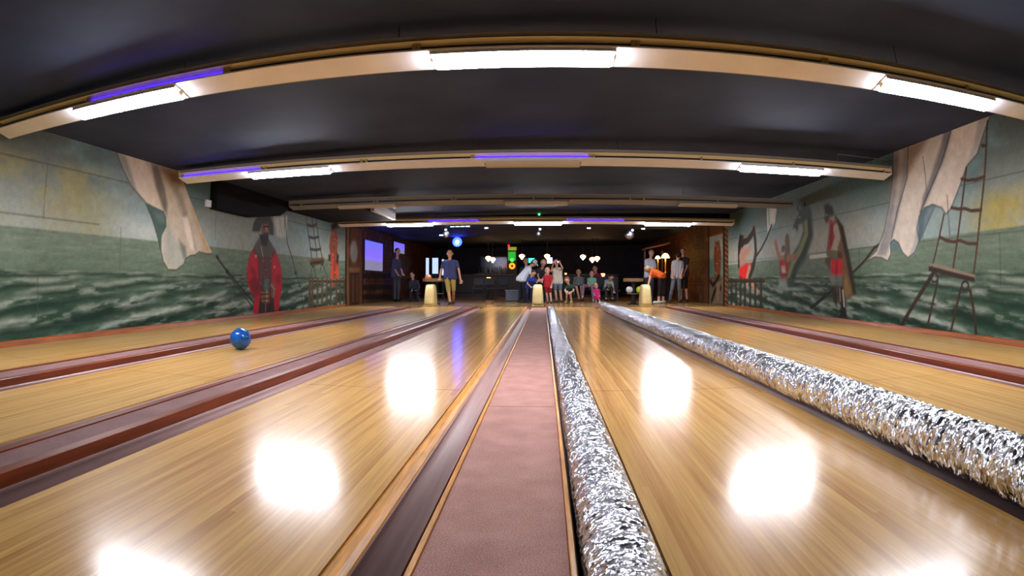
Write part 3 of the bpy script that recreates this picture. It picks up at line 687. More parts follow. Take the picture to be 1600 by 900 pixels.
WOOD_LEFT = [
    ('poly',[(15.55,2.353),(17.45,2.332),(17.483,-0.093),(15.587,-0.092)],'#6a4528',0.05,0.8),
    ('poly',[(15.55,2.353),(15.831,2.343),(15.868,-0.105),(15.587,-0.092)],'#7a5230',0.04,1.0),
    ('poly',[(16.795,2.314),(17.052,2.317),(17.084,-0.118),(16.828,-0.107)],'#6e4626',0.04,1.0),
    ('line',[(15.552,2.316),(15.587,-0.092)],'#24140a',0.08,1.0),
    ('line',[(15.89,2.31),(15.925,-0.107)],'#24140a',0.06,1.0),
    ('line',[(17.118,2.302),(17.149,-0.121)],'#24140a',0.07,1.0),
    ('poly',[(16.697,1.641),(16.68,1.517),(16.621,1.402),(16.528,1.311),(16.41,1.251),(16.281,1.227),(16.153,1.242),(16.038,1.293),(15.947,1.374),(15.887,1.479),(15.864,1.596),(15.879,1.715),(15.932,1.826),(16.018,1.917),(16.129,1.981),(16.256,2.01),(16.386,2.001),(16.507,1.953),(16.606,1.872),(16.672,1.765)],'#7d5634',0.03,1.0),
    ('poly',[(16.586,1.635),(16.573,1.533),(16.53,1.44),(16.462,1.364),(16.376,1.315),(16.28,1.296),(16.184,1.308),(16.098,1.35),(16.03,1.418),(15.985,1.504),(15.967,1.602),(15.978,1.7),(16.018,1.792),(16.082,1.867),(16.164,1.919),(16.259,1.941),(16.355,1.933),(16.445,1.893),(16.518,1.825),(16.567,1.737)],'#8f9088',0.03,1.0),
    ('poly',[(15.991,0.968),(16.773,0.981),(16.767,-0.024),(15.984,-0.033)],'#3a2413',0.04,1.0),
    ('poly',[(16.108,0.892),(16.345,0.895),(16.339,0.071),(16.102,0.059)],'#5a3a20',0.03,1.0),
    ('poly',[(16.465,0.897),(16.712,0.9),(16.706,0.079),(16.46,0.067)],'#5a3a20',0.03,1.0),
    ('poly',[(15.875,1.119),(16.834,1.144),(16.836,1.002),(15.877,0.985)],'#86603a',0.04,1.0),
    ('line',[(17.159,0.885),(20.64,0.939)],'#1a0f08',0.12,0.9),
    ('line',[(17.159,0.516),(20.641,0.5)],'#1a0f08',0.12,0.9),
    ('line',[(17.156,0.208),(20.637,0.134)],'#1a0f08',0.12,0.9),
    ('poly',[(17.193,2.102),(17.326,2.112),(17.355,1.074),(17.222,1.071)],'#7a5230',0.05,0.8),
    ('poly',[(19.483,2.094),(19.734,2.088),(19.758,1.127),(19.507,1.121)],'#5a3a22',0.05,0.8),
]
WOOD_RIGHT = [
    ('poly',[(17.962,2.574),(15.445,2.451),(15.495,-0.12),(18.013,-0.093)],'#6a3c1e',0.05,0.7),
    ('poly',[(17.766,2.133),(15.822,2.171),(15.829,2.058),(17.698,2.023)],'#a0522a',0.05,1.0),
    ('poly',[(17.402,2.125),(16.008,2.111),(16.038,0.063),(17.428,0.013)],'#9aa596',0.03,1.0),
    ('poly',[(17.432,1.428),(16.041,1.428),(16.051,0.783),(17.441,0.874)],'#5f8a74',0.1,0.9),
    ('poly',[(16.789,1.938),(16.332,1.944),(16.16,1.567),(16.3,0.708),(16.82,0.709),(16.942,1.508)],'#8a4a2c',0.05,1.0),
    ('blob',[(16.726,1.823),(0.12,0.03)],'#c8a080',0.9,0.8),
    ('blob',[(16.81,1.733),(0.12,0.03)],'#5a2a1a',0.9,0.8),
    ('blob',[(16.602,1.259),(0.12,0.03)],'#c8a080',0.9,0.8),
    ('blob',[(16.285,1.33),(0.12,0.03)],'#c8a080',0.9,0.8),
    ('blob',[(16.503,1.772),(0.12,0.03)],'#c8a080',0.9,0.8),
    ('blob',[(16.382,1.311),(0.12,0.03)],'#5a2a1a',0.9,0.8),
    ('blob',[(16.64,0.857),(0.12,0.03)],'#7a3020',0.9,0.8),
    ('blob',[(16.756,0.978),(0.12,0.03)],'#c8a080',0.9,0.8),
    ('blob',[(16.649,0.947),(0.12,0.03)],'#c8a080',0.9,0.8),
    ('blob',[(16.6,1.688),(0.12,0.03)],'#5a2a1a',0.9,0.8),
    ('blob',[(16.781,1.396),(0.12,0.03)],'#5a2a1a',0.9,0.8),
    ('blob',[(16.484,1.688),(0.12,0.03)],'#c8a080',0.9,0.8),
    ('blob',[(16.783,1.204),(0.12,0.03)],'#5a2a1a',0.9,0.8),
    ('blob',[(16.242,1.372),(0.12,0.03)],'#5a2a1a',0.9,0.8),
    ('blob',[(16.262,0.894),(0.12,0.03)],'#5a2a1a',0.9,0.8),
    ('blob',[(16.302,1.499),(0.12,0.03)],'#b0603a',0.9,0.8),
    ('poly',[(17.441,0.874),(16.051,0.859),(16.038,0.063),(17.428,0.013)],'#6a5236',0.05,0.9),
    ('line',[(17.299,0.71),(17.021,0.589),(16.687,0.709),(16.427,0.863)],'#2a1c10',0.1,1.0),
    ('line',[(17.149,0.104),(16.751,0.472),(16.235,0.516)],'#2a1c10',0.12,1.0),
    ('poly',[(16.687,0.669),(16.3,0.67),(16.353,0.129),(16.677,0.119)],'#8f7a58',0.06,0.8),
    ('line',[(17.446,2.522),(17.491,-0.195)],'#26140a',0.1,1.0),
    ('line',[(15.868,2.364),(15.909,-0.121)],'#26140a',0.1,1.0),
    ('line',[(15.456,2.323),(15.496,-0.101)],'#26140a',0.1,1.0),
    ('poly',[(15.808,2.358),(15.513,2.329),(15.555,-0.067),(15.851,-0.08)],'#8a5a34',0.04,1.0),
    ('line',[(15.816,2.246),(15.527,2.144)],'#33200f',0.05,0.8),
    ('line',[(15.827,2.096),(15.536,1.997)],'#33200f',0.05,0.8),
    ('line',[(15.836,1.946),(15.544,1.85)],'#33200f',0.05,0.8),
    ('line',[(15.844,1.795),(15.552,1.702)],'#33200f',0.05,0.8),
    ('line',[(15.85,1.645),(15.558,1.555)],'#33200f',0.05,0.8),
    ('line',[(15.856,1.495),(15.563,1.407)],'#33200f',0.05,0.8),
    ('line',[(15.861,1.345),(15.567,1.26)],'#33200f',0.05,0.8),
    ('line',[(15.864,1.195),(15.57,1.112)],'#33200f',0.05,0.8),
    ('line',[(15.867,1.045),(15.572,0.965)],'#33200f',0.05,0.8),
    ('line',[(15.868,0.895),(15.573,0.817)],'#33200f',0.05,0.8),
    ('line',[(15.868,0.745),(15.572,0.67)],'#33200f',0.05,0.8),
    ('line',[(15.868,0.595),(15.571,0.522)],'#33200f',0.05,0.8),
    ('line',[(15.866,0.445),(15.569,0.375)],'#33200f',0.05,0.8),
    ('line',[(15.863,0.295),(15.565,0.228)],'#33200f',0.05,0.8),
    ('line',[(15.859,0.145),(15.561,0.08)],'#33200f',0.05,0.8),
    ('line',[(15.854,-0.005),(15.555,-0.067)],'#33200f',0.05,0.8),
]


painted_wall('wall_left', XL, -1, Y0, YF, -0.16, 2.72, 0.0135, sea_sky, MURAL_LEFT, 'L')
painted_wall('wall_right', XR, 1, Y0, YF, -0.16, 2.85, 0.0135, sea_sky, MURAL_RIGHT, 'R')
painted_wall('wall_left', XL, -1, YF, YB, 0.0, 2.72, 0.022, wood_base, WOOD_LEFT, 'L')
painted_wall('wall_right', XR, 1, YF, YB, 0.0, 2.85, 0.022, wood_base, WOOD_RIGHT, 'R')

# wooden skirting along the murals
def skirting(name, xw, s):
    b = MB()
    prof = [(xw, -0.06), (xw, 0.035), (xw + s * .02, 0.045), (xw + s * .04, 0.035), (xw + s * .055, -0.02), (xw + s * .055, -0.06)]
    b.prism(prof, Y0, YF - .05, 'y')
    return struct(b.build(name, trim_wood))
skirting('baseboard_left', XL, 1)
skirting('baseboard_right', XR, -1)

# ---------------------------------------------------------------- lanes, gutters, dividers
G = 'bowling lanes side by side'
LY0 = -2.4
def lane(x0, x1, label, seg_y):
    t = thing('bowling_lane', label, 'bowling lane', ((x0 + x1) / 2, 0, 0), 0, G)
    h = (x1 - x0) / 2
    MB().box(-h, h, LY0, seg_y - .003, -.05, 0).build('deck_section', lane_mat, t)
    MB().box(-h, h, seg_y + .003, LANE_Y1 - .02, -.05, 0).build('deck_section', lane_mat, t)
    MB().box(-h + .01, h - .01, LY0, LANE_Y1 - .02, -.158, -.051).build('base_frame', dark_void, t)
    return t
l1 = lane(-5.50, -4.12, 'pale maple bowling lane against the left mural wall', 3.36)
l2 = lane(-3.28, -2.21, 'maple bowling lane with the blue ball rolling on it', 3.36)
l3 = lane(-1.567, -0.50, 'maple bowling lane just left of the mauve carpet strip', 3.36)
l4 = lane(0.30, 1.37, 'maple bowling lane between the two silver foil tubes', 3.36)
l5 = lane(2.03, 3.10, 'maple bowling lane right of the far foil tube, before the right divider', 3.36)
l6 = lane(3.90, 5.10, 'pale maple bowling lane against the right mural wall', 3.36)

def edge_board(x0, x1, label):
    b = MB(); b.prism([(x0, -.12), (x0, -.004), (x0 + .012, .004), (x1 - .02, .002), (x1, -.02), (x1, -.12)], LY0, LANE_Y1 - .05, 'y')
    return tag(b.build('lane_edge_board', cap_wood), label, 'edge board')
edge_board(-.496, -.437, 'worn orange wooden board along the lane edge left of the carpet')

def gutter(x0, x1, d, label, th=.006):
    n = 24; pr = []; xm = (x0 + x1) / 2; h = (x1 - x0) / 2
    for k in range(n + 1):
        a = PI * k / n; c = math.cos(PI - a); s = math.sin(a) ** 0.55
        pr.append((xm + c * h, -.006 - (d - .006) * s))
    outer = [(x, z - th) for x, z in pr[::-1]]
    b = MB()
    A = [[b.bm.verts.new((x, y, z)) for x, z in pr + outer] for y in (LY0, LANE_Y1 - .1)]
    m = len(pr + outer)
    for i in range(m): b.bm.faces.new((A[0][i], A[0][(i + 1) % m], A[1][(i + 1) % m], A[1][i]))
    for k in range(n):
        for q, fl in ((A[0], 1), (A[1], -1)):
            f = [q[k], q[k + 1], q[m - 2 - k], q[m - 1 - k]]
            b.bm.faces.new(f[::fl])
    bmesh.ops.recalc_face_normals(b.bm, faces=b.bm.faces)
    return tag(b.build('gutter', gutter_mat, smooth=True), label, 'gutter', 'ball gutters')
gutter(-.434, -.318, .045, 'mauve gutter channel left of the carpet strip')
gutter(.088, .295, .11, 'dark gutter holding the near foil tube')
gutter(1.375, 1.545, .05, 'gutter under the far foil tube')
gutter(-1.728, -1.572, .06, 'dark gutter left of the lane beside the carpet')
gutter(-2.205, -2.02, .06, 'gutter right of the lane with the blue ball')
gutter(-3.43, -3.285, .06, 'gutter left of the lane with the blue ball')
gutter(-4.115, -3.83, .06, 'gutter right of the leftmost lane')
gutter(1.83, 2.025, .06, 'gutter left of the lane beyond the far foil tube')
gutter(3.105, 3.24, .06, 'gutter before the right divider')
gutter(3.64, 3.895, .06, 'gutter left of the rightmost lane')

def divider(x0, x1, z, label, y1=14.3):
    t = thing('lane_divider', label, 'lane divider', ((x0 + x1) / 2, 0, 0), 0, 'wooden dividers between lanes')
    h = (x1 - x0) / 2
    for s in (-1, 1):
        b = MB(); X = s * h; i = s * (h - .05)
        pr = [(X, -.13), (X, z - .004), (X - s * .004, z), (i, z), (i, -.13)]
        y = LY0; k = 0
        while y < y1:
            y2 = min(y1, y + (2.4 if (k + (s > 0)) % 2 else 3.05)); b.prism(pr, y + .001, y2 - .001, 'y'); b.build('wood_rail', kerb_wood, t); b = MB(); y = y2; k += 1
        b.bm.free()
    MB().box(-h + .052, h - .052, LY0, y1, -.13, z - .006).build('felt_top', kerb_top_mat, t)
    return t
divider(-2.01, -1.735, .045, 'red-brown wooden lane divider with mauve top left of the middle lanes')
divider(-3.815, -3.44, .045, 'red-brown wooden lane divider behind the blue ball', 13.6)
divider(1.56, 1.815, .03, 'lane divider mostly hidden behind the far foil tube')
divider(3.25, 3.63, .045, 'red-brown wooden lane divider on the right side of the hall', 14.5)

# the centre strip: two carpeted cover panels with wooden trims over the ball track
t = thing('ball_track_cover', 'long mauve carpeted cover strip between gutters in the middle', 'ball track cover', (-.11, 0, 0))
cw = .178
for y0, y1 in ((LY0, 2.90), (2.906, 14.75)):
    MB().box(-cw, cw, y0, y1, -.05, 0.004, .003).build('carpet_panel', carpet_mat, t)
for s in (-1, 1):
    MB().box(s * cw + (-.016 if s < 0 else .001), s * cw + (-.001 if s < 0 else .016), LY0, 14.75, -.1, .010, .003).build('edge_trim', cap_wood, t)
MB().box(-cw + .02, cw - .02, LY0, 14.75, -.15, -.052).build('track_frame', dark_void, t)

# ---------------------------------------------------------------- crinkled foil tubes
def foil_material():
    m = bpy.data.materials.new('crinkled_foil'); m.use_nodes = True
    nt = m.node_tree; N = nt.nodes; L = nt.links; b = N['Principled BSDF']
    b.inputs['Base Color'].default_value = S('#e6e6e8'); b.inputs['Metallic'].default_value = 1.0; b.inputs['Roughness'].default_value = 0.2
    tc = N.new('ShaderNodeTexCoord'); ge = N.new('ShaderNodeNewGeometry')
    acc = ge.outputs['Normal']
    # foil facets: every crease-bounded patch leans its own way
    for sc, st, k in ((17, (1, 2.0, 1), .35), (36, (1, 2.2, 1), .75), (85, (1, 2.0, 1), .5)):
        mp = N.new('ShaderNodeMapping'); mp.inputs['Scale'].default_value = st; L.new(tc.outputs['Object'], mp.inputs['Vector'])
        nz = N.new('ShaderNodeTexNoise'); nz.inputs['Scale'].default_value = sc * .5; L.new(mp.outputs[0], nz.inputs['Vector'])
        ad = N.new('ShaderNodeVectorMath'); ad.operation = 'MULTIPLY_ADD'; L.new(nz.outputs['Color'], ad.inputs[0]); ad.inputs[1].default_value = (.03, .03, .03); L.new(mp.outputs[0], ad.inputs[2])
        v = N.new('ShaderNodeTexVoronoi'); v.feature = 'F1'; v.inputs['Scale'].default_value = sc; L.new(ad.outputs[0], v.inputs['Vector'])
        s1 = N.new('ShaderNodeVectorMath'); s1.operation = 'SUBTRACT'; L.new(v.outputs['Color'], s1.inputs[0]); s1.inputs[1].default_value = (.5, .5, .5)
        s2 = N.new('ShaderNodeVectorMath'); s2.operation = 'MULTIPLY_ADD'; L.new(s1.outputs[0], s2.inputs[0]); s2.inputs[1].default_value = (k, k, k); L.new(acc, s2.inputs[2])
        acc = s2.outputs[0]
    nn = N.new('ShaderNodeVectorMath'); nn.operation = 'NORMALIZE'; L.new(acc, nn.inputs[0]); L.new(nn.outputs[0], b.inputs['Normal'])
    return m
foil_mat = foil_material()
def foil_tube(xc, zc, r, y0, y1, label, seed, sag=0.0):
    nu = 80
    yy = np.concatenate([np.arange(y0, .2, .02), np.arange(.2, 4.4, .0075), np.arange(4.4, 8, .0115), np.arange(8, y1, .018), [y1]]); nv = len(yy); th = np.linspace(0, 2 * PI, nu, endpoint=False)
    T, Yg = np.meshgrid(th, yy)
    cx, sx = np.cos(T), np.sin(T)
    # ridges around the tube plus random crinkles, periodic in the angle
    wr = 0.0018 * np.sin(2 * PI * Yg / .045 + 2.5 * fbm(cx * 3 + 9, Yg * 3, seed) * 4)
    cr = 0.0045 * (fbm(cx * 9 + 20 + Yg * 5, sx * 9 + 20 + Yg * 34, seed + 1, 4) - .5) * 2
    cr = cr * np.clip(.75 + Yg * .16, .8, 2.2)
    lo = 0.004 * (fbm(Yg * 2.1, Yg * 0 + 3, seed + 5, 3) - .5) * 2
    R = r + wr + cr + lo
    X = xc + R * cx + 0.012 * (fbm(Yg * .5, Yg * 0, seed + 8, 2) - .5); Z = zc + R * sx * 0.97
    co = np.stack([X, Yg, Z], -1).reshape(-1, 3)
    caps = np.array([[xc, y0, zc], [xc, y1, zc]]); n0 = len(co); co = np.concatenate([co, caps])
    i = np.arange(nv * nu).reshape(nv, nu); j = np.roll(i, -1, 1)
    q = np.stack([i[:-1], j[:-1], j[1:], i[1:]], -1).reshape(-1, 4)
    faces = [tuple(f) for f in q[:, ::-1].tolist()]
    for k in range(nu):
        faces.append((n0, int(i[0, k]), int(j[0, k]))); faces.append((n0 + 1, int(j[-1, k]), int(i[-1, k])))
    me = bpy.data.meshes.new('foil_tube'); me.from_pydata(co.tolist(), [], faces); me.update()
    for p in me.polygons: p.use_smooth = True
    me.materials.append(foil_mat)
    o = bpy.data.objects.new('foil_tube', me); COL.objects.link(o)
    return tag(o, label, 'foil tube')
foil_tube(.192, -.006, .092, LY0 + .6, 14.05, 'crinkled silver foil tube lying in the gutter beside the carpet', 5)
foil_tube(1.462, .104, .106, LY0 + .6, 13.95, 'crinkled silver foil tube along the far edge of the right middle lane', 17)

# ---------------------------------------------------------------- the rolling ball
def bowling_ball(loc, r, m, label, name='bowling_ball', rot=(0, 0, 0)):
    o = MB().ball((0, 0, 0), r, sub=4).build(name, m, smooth=True)
    o.location = loc; o.rotation_euler = rot
    for dx, dz in ((-.018, .012), (.018, .012), (0, -.02)):
        p = Vector((dx, -math.sqrt(r * r - dx * dx - dz * dz) * 1.0, dz))
        h = MB().lathe([(0, -.001), (.0125, -.001), (.0125, .0012), (0, .0012)], n=14).build('finger_hole', dark_void, o)
        h.location = p; h.rotation_euler = (PI / 2, 0, 0)
    tag(o, label, 'bowling ball'); return o
blue_ball = mat('blue_ball', '#1a5cb4', 0.2, noise=.35, nscale=14)
bowling_ball((-2.98, 4.92, .1085), .1085, blue_ball, 'glossy blue bowling ball rolling on the second lane from the left', rot=(.5, .2, 2.2))

# ---------------------------------------------------------------- light troughs across the hall
cream = mat('cream_metal', '#eceffa', 0.5, noise=.06, nscale=3)
grey_metal = mat('grey_metal', '#8d8b88', 0.5)
tan_metal = mat('tan_metal', '#f0e0b0', 0.75)
wire_mat = mat('hanging_wire', '#4a4a4e', 0.5, metal=.6)
lamp_mat = mat('lamp_diffuser', '#ffffff', 0.4, emit='#f4f6ff', es=LAMP)
off_mat = mat('unlit_diffuser', '#c9c2ae', 0.35)
purple_mat = mat('blacklight_tube', '#5040d0', 0.3, emit='#2a12ff', es=PURPLE)
off_tube = mat('unlit_tube', '#2c2520', 0.35)
clip_mat = mat('tube_clip', '#b9a25e', 0.45)

def trough(y, x0, x1, lamps, purples, wires, label, cream=cream, tan_metal=tan_metal):
    t = thing('light_trough', label, 'light trough', (0, y, 0), 0, 'lighting troughs across the hall')
    # sloping reflector face towards the pins, back and top flange
    b = MB(); b.prism([(-.11, 2.272), (.125, 2.22), (.125, 2.232), (-.11, 2.284)], x0, x1, 'x'); b.build('reflector', cream, t)
    b = MB(); b.prism([(.126, 2.22), (.138, 2.22), (.138, 2.392), (-.108, 2.392), (-.098, 2.356), (-.092, 2.358), (-.1, 2.38), (.126, 2.38)], x0, x1, 'x'); b.build('hood', grey_metal, t)
    b = MB(); b.prism([(-.112, 2.35), (-.074, 2.312), (-.07, 2.316), (-.106, 2.353)], x0, x1, 'x'); b.build('front_rail', tan_metal, t)
    for x, s in ((x0, -1), (x1, 1)):
        b = MB(); b.prism([(-.112, 2.271), (.126, 2.218), (.139, 2.218), (.139, 2.393), (-.112, 2.393)], x - .004 if s < 0 else x + .0005, x - .0005 if s < 0 else x + .004, 'x'); b.build('end_cap', cream, t)
    # direction along the sloping face
    d = Vector((0, .235, -.052)).normalized(); nrm = Vector((0, -.052, -.235)).normalized()
    mid = Vector((0, .0075, 2.246))
    for k, (a, c, lit) in enumerate(lamps):
        def face_box(u0, u1, n0, n1, xa, xb, bb):
            pr = []
            for u, n in ((u0, n0), (u1, n0), (u1, n1), (u0, n1)):
                p = mid + d * u + nrm * n; pr.append((p.y, p.z))
            bb.prism(pr, xa, xb, 'x')
        bb = MB(); face_box(-.105, .105, .001, .012, a - .03, c + .03, bb)
        body = bb.build('lamp_body', cream, t)
        bb = MB(); p0 = mid + nrm * .055
        n = 14; pr = []
        for q in range(n + 1):
            an = PI * q / n; p = mid + d * (math.cos(an) * .09) + nrm * (.0125 + math.sin(an) * .05); pr.append((p.y, p.z))
        bb.prism(pr, a, c, 'x'); bb.build('lamp_tube' if lit else 'unlit_lamp_tube', lamp_mat if lit else off_mat, body)
        bb = MB(); face_box(-.112, -.106, .001, .03, a - .03, c + .03, bb); bb.build('added_visor', cream, body)  # lip added to keep lamp light off the ceiling
        for xa, xb in ((a - .022, a - .0005), (c + .0005, c + .022)):
            bb = MB(); face_box(-.03, .03, .0125, .04, xa, xb, bb); bb.build('lamp_holder', clip_mat, body)
    for k, (a, c, on) in enumerate(purples):
        bb = MB(); bb.tube([(a, -.068, 2.306), (c, -.068, 2.306)], .013, 12)
        tb = bb.build('blacklight_tube' if on else 'unlit_tube', purple_mat if on else off_tube, t, smooth=False)
        for xa, xb in ((a - .028, a - .001), (c + .001, c + .028)): MB().box(xa, xb, -.105, -.05, 2.285, 2.33).build('tube_clip', clip_mat, tb)
    for x in wires:
        MB().tube([(x, 0, 2.393), (x, 0, ceil_z(x) + .01)], .004, 6).build('hanging_wire', wire_mat, t)
    return t
LX = ((-4.18, -2.95), (-.74, .48), (2.72, 3.95))
trough(3.68, -5.60, 5.2, [LX[0] + (1,), LX[1] + (1,), LX[2] + (1,)], [(-5.5, -4.02, 0), (-3.97, -2.44, 1), (-2.38, -.9, 0), (-.84, .62, 0), (.68, 2.09, 0), (2.15, 3.6, 0)], (-4.84, -2.92, -1.03, .83, 2.9, 4.8),
       'nearest cream light trough, curving across the top of the view with three lit lamps')
trough(7.2, -5.50, 5.2, [LX[0] + (1,), LX[1] + (0,), LX[2] + (1,)], [(-5.42, -4.0, 1), (-3.9, -2.45, 0), (-2.35, -.94, 0), (-.88, .6, 1), (.68, 2.1, 0), (3.5, 5.05, 0)], (-4.9, -2.9, 1.0, 4.9),
       'second cream light trough, middle lamp off and purple tube over it')
trough(14.6, -5.60, 5.2, [LX[0] + (1,), LX[1] + (1,), LX[2] + (1,)], [(-5.0, -3.2, 0), (-3.05, -1.7, 1), (-.85, .5, 0), (.62, 2.14, 1), (3.0, 4.4, 0)], (-4.8, -2.9, -.9, 1.0, 4.8),
       'farthest cream light trough, above the people at the foul line')
trough(10.85, -5.3, 5.2, [(a, c, 0) for a, c in LX], [(-5.0, -3.4, 0), (-3.3, -1.8, 0), (-1.7, -.2, 0), (.2, 1.7, 0), (2.0, 3.5, 0)], (-3.12, -.6, 2.8),
       'grey unlit light trough between the second and the farthest trough', mat('grey_paint', '#8f8f94', .5), grey_metal)

# things on the ceiling and upper walls
black_panel = mat('black_panel', '#0f0f14', 0.9, spec=.2)
b = MB(); b.prism([(8.38, 2.455), (8.38, 1.96), (9.75, 1.95), (10.9, 2.1), (11.5, 2.36), (11.6, 2.455)], XL + .002, XL + .16, 'x')
tag(b.build('duct_box', black_panel), 'black boxed duct high on the left mural wall under the ceiling', 'duct box')
tag(MB().box(XL + .002, XL + .05, 8.22, 8.37, 1.98, 2.1, .006).build('junction_box', cream), 'small cream junction box beside the black duct on the left wall', 'junction box')
b = MB(); b.tube([(4.35, 7.3, 2.44), (4.35, 7.3, 2.55), (5.3, 7.3, 2.53)], .008, 8)
tag(b.build('conduit', grey_metal), 'thin bent conduit above the right end of the second trough', 'conduit')
# bulkheads over the approach
struct(MB().box(XL, -3.95, 11.6, 14.2, 2.30, 2.5).build('trim_1', black_panel))
tag(MB().box(-3.93, -3.83, 12.2, 14.1, 2.30, 2.52, .01).build('ceiling_rail', mat('pale_rail', '#b9b7b5', .5)), 'pale grey rail along the black bulkhead at upper left', 'ceiling rail')
b = MB(); b.prism([(-3.6, 2.46), (-3.6, 2.36), (-3.3, 2.30), (-3.15, 2.26), (-3.12, 2.36), (-3.15, 2.5)], 11.4, 11.7, 'y')
tag(b.build('air_outlet', mat('air_outlet', '#c9c9cc', .45)), 'pale angled air outlet under the unlit trough at left', 'air outlet')
struct(MB().box(XL, XR, 15.3, 15.6, 2.36, 2.66).build('trim_2', black_panel))

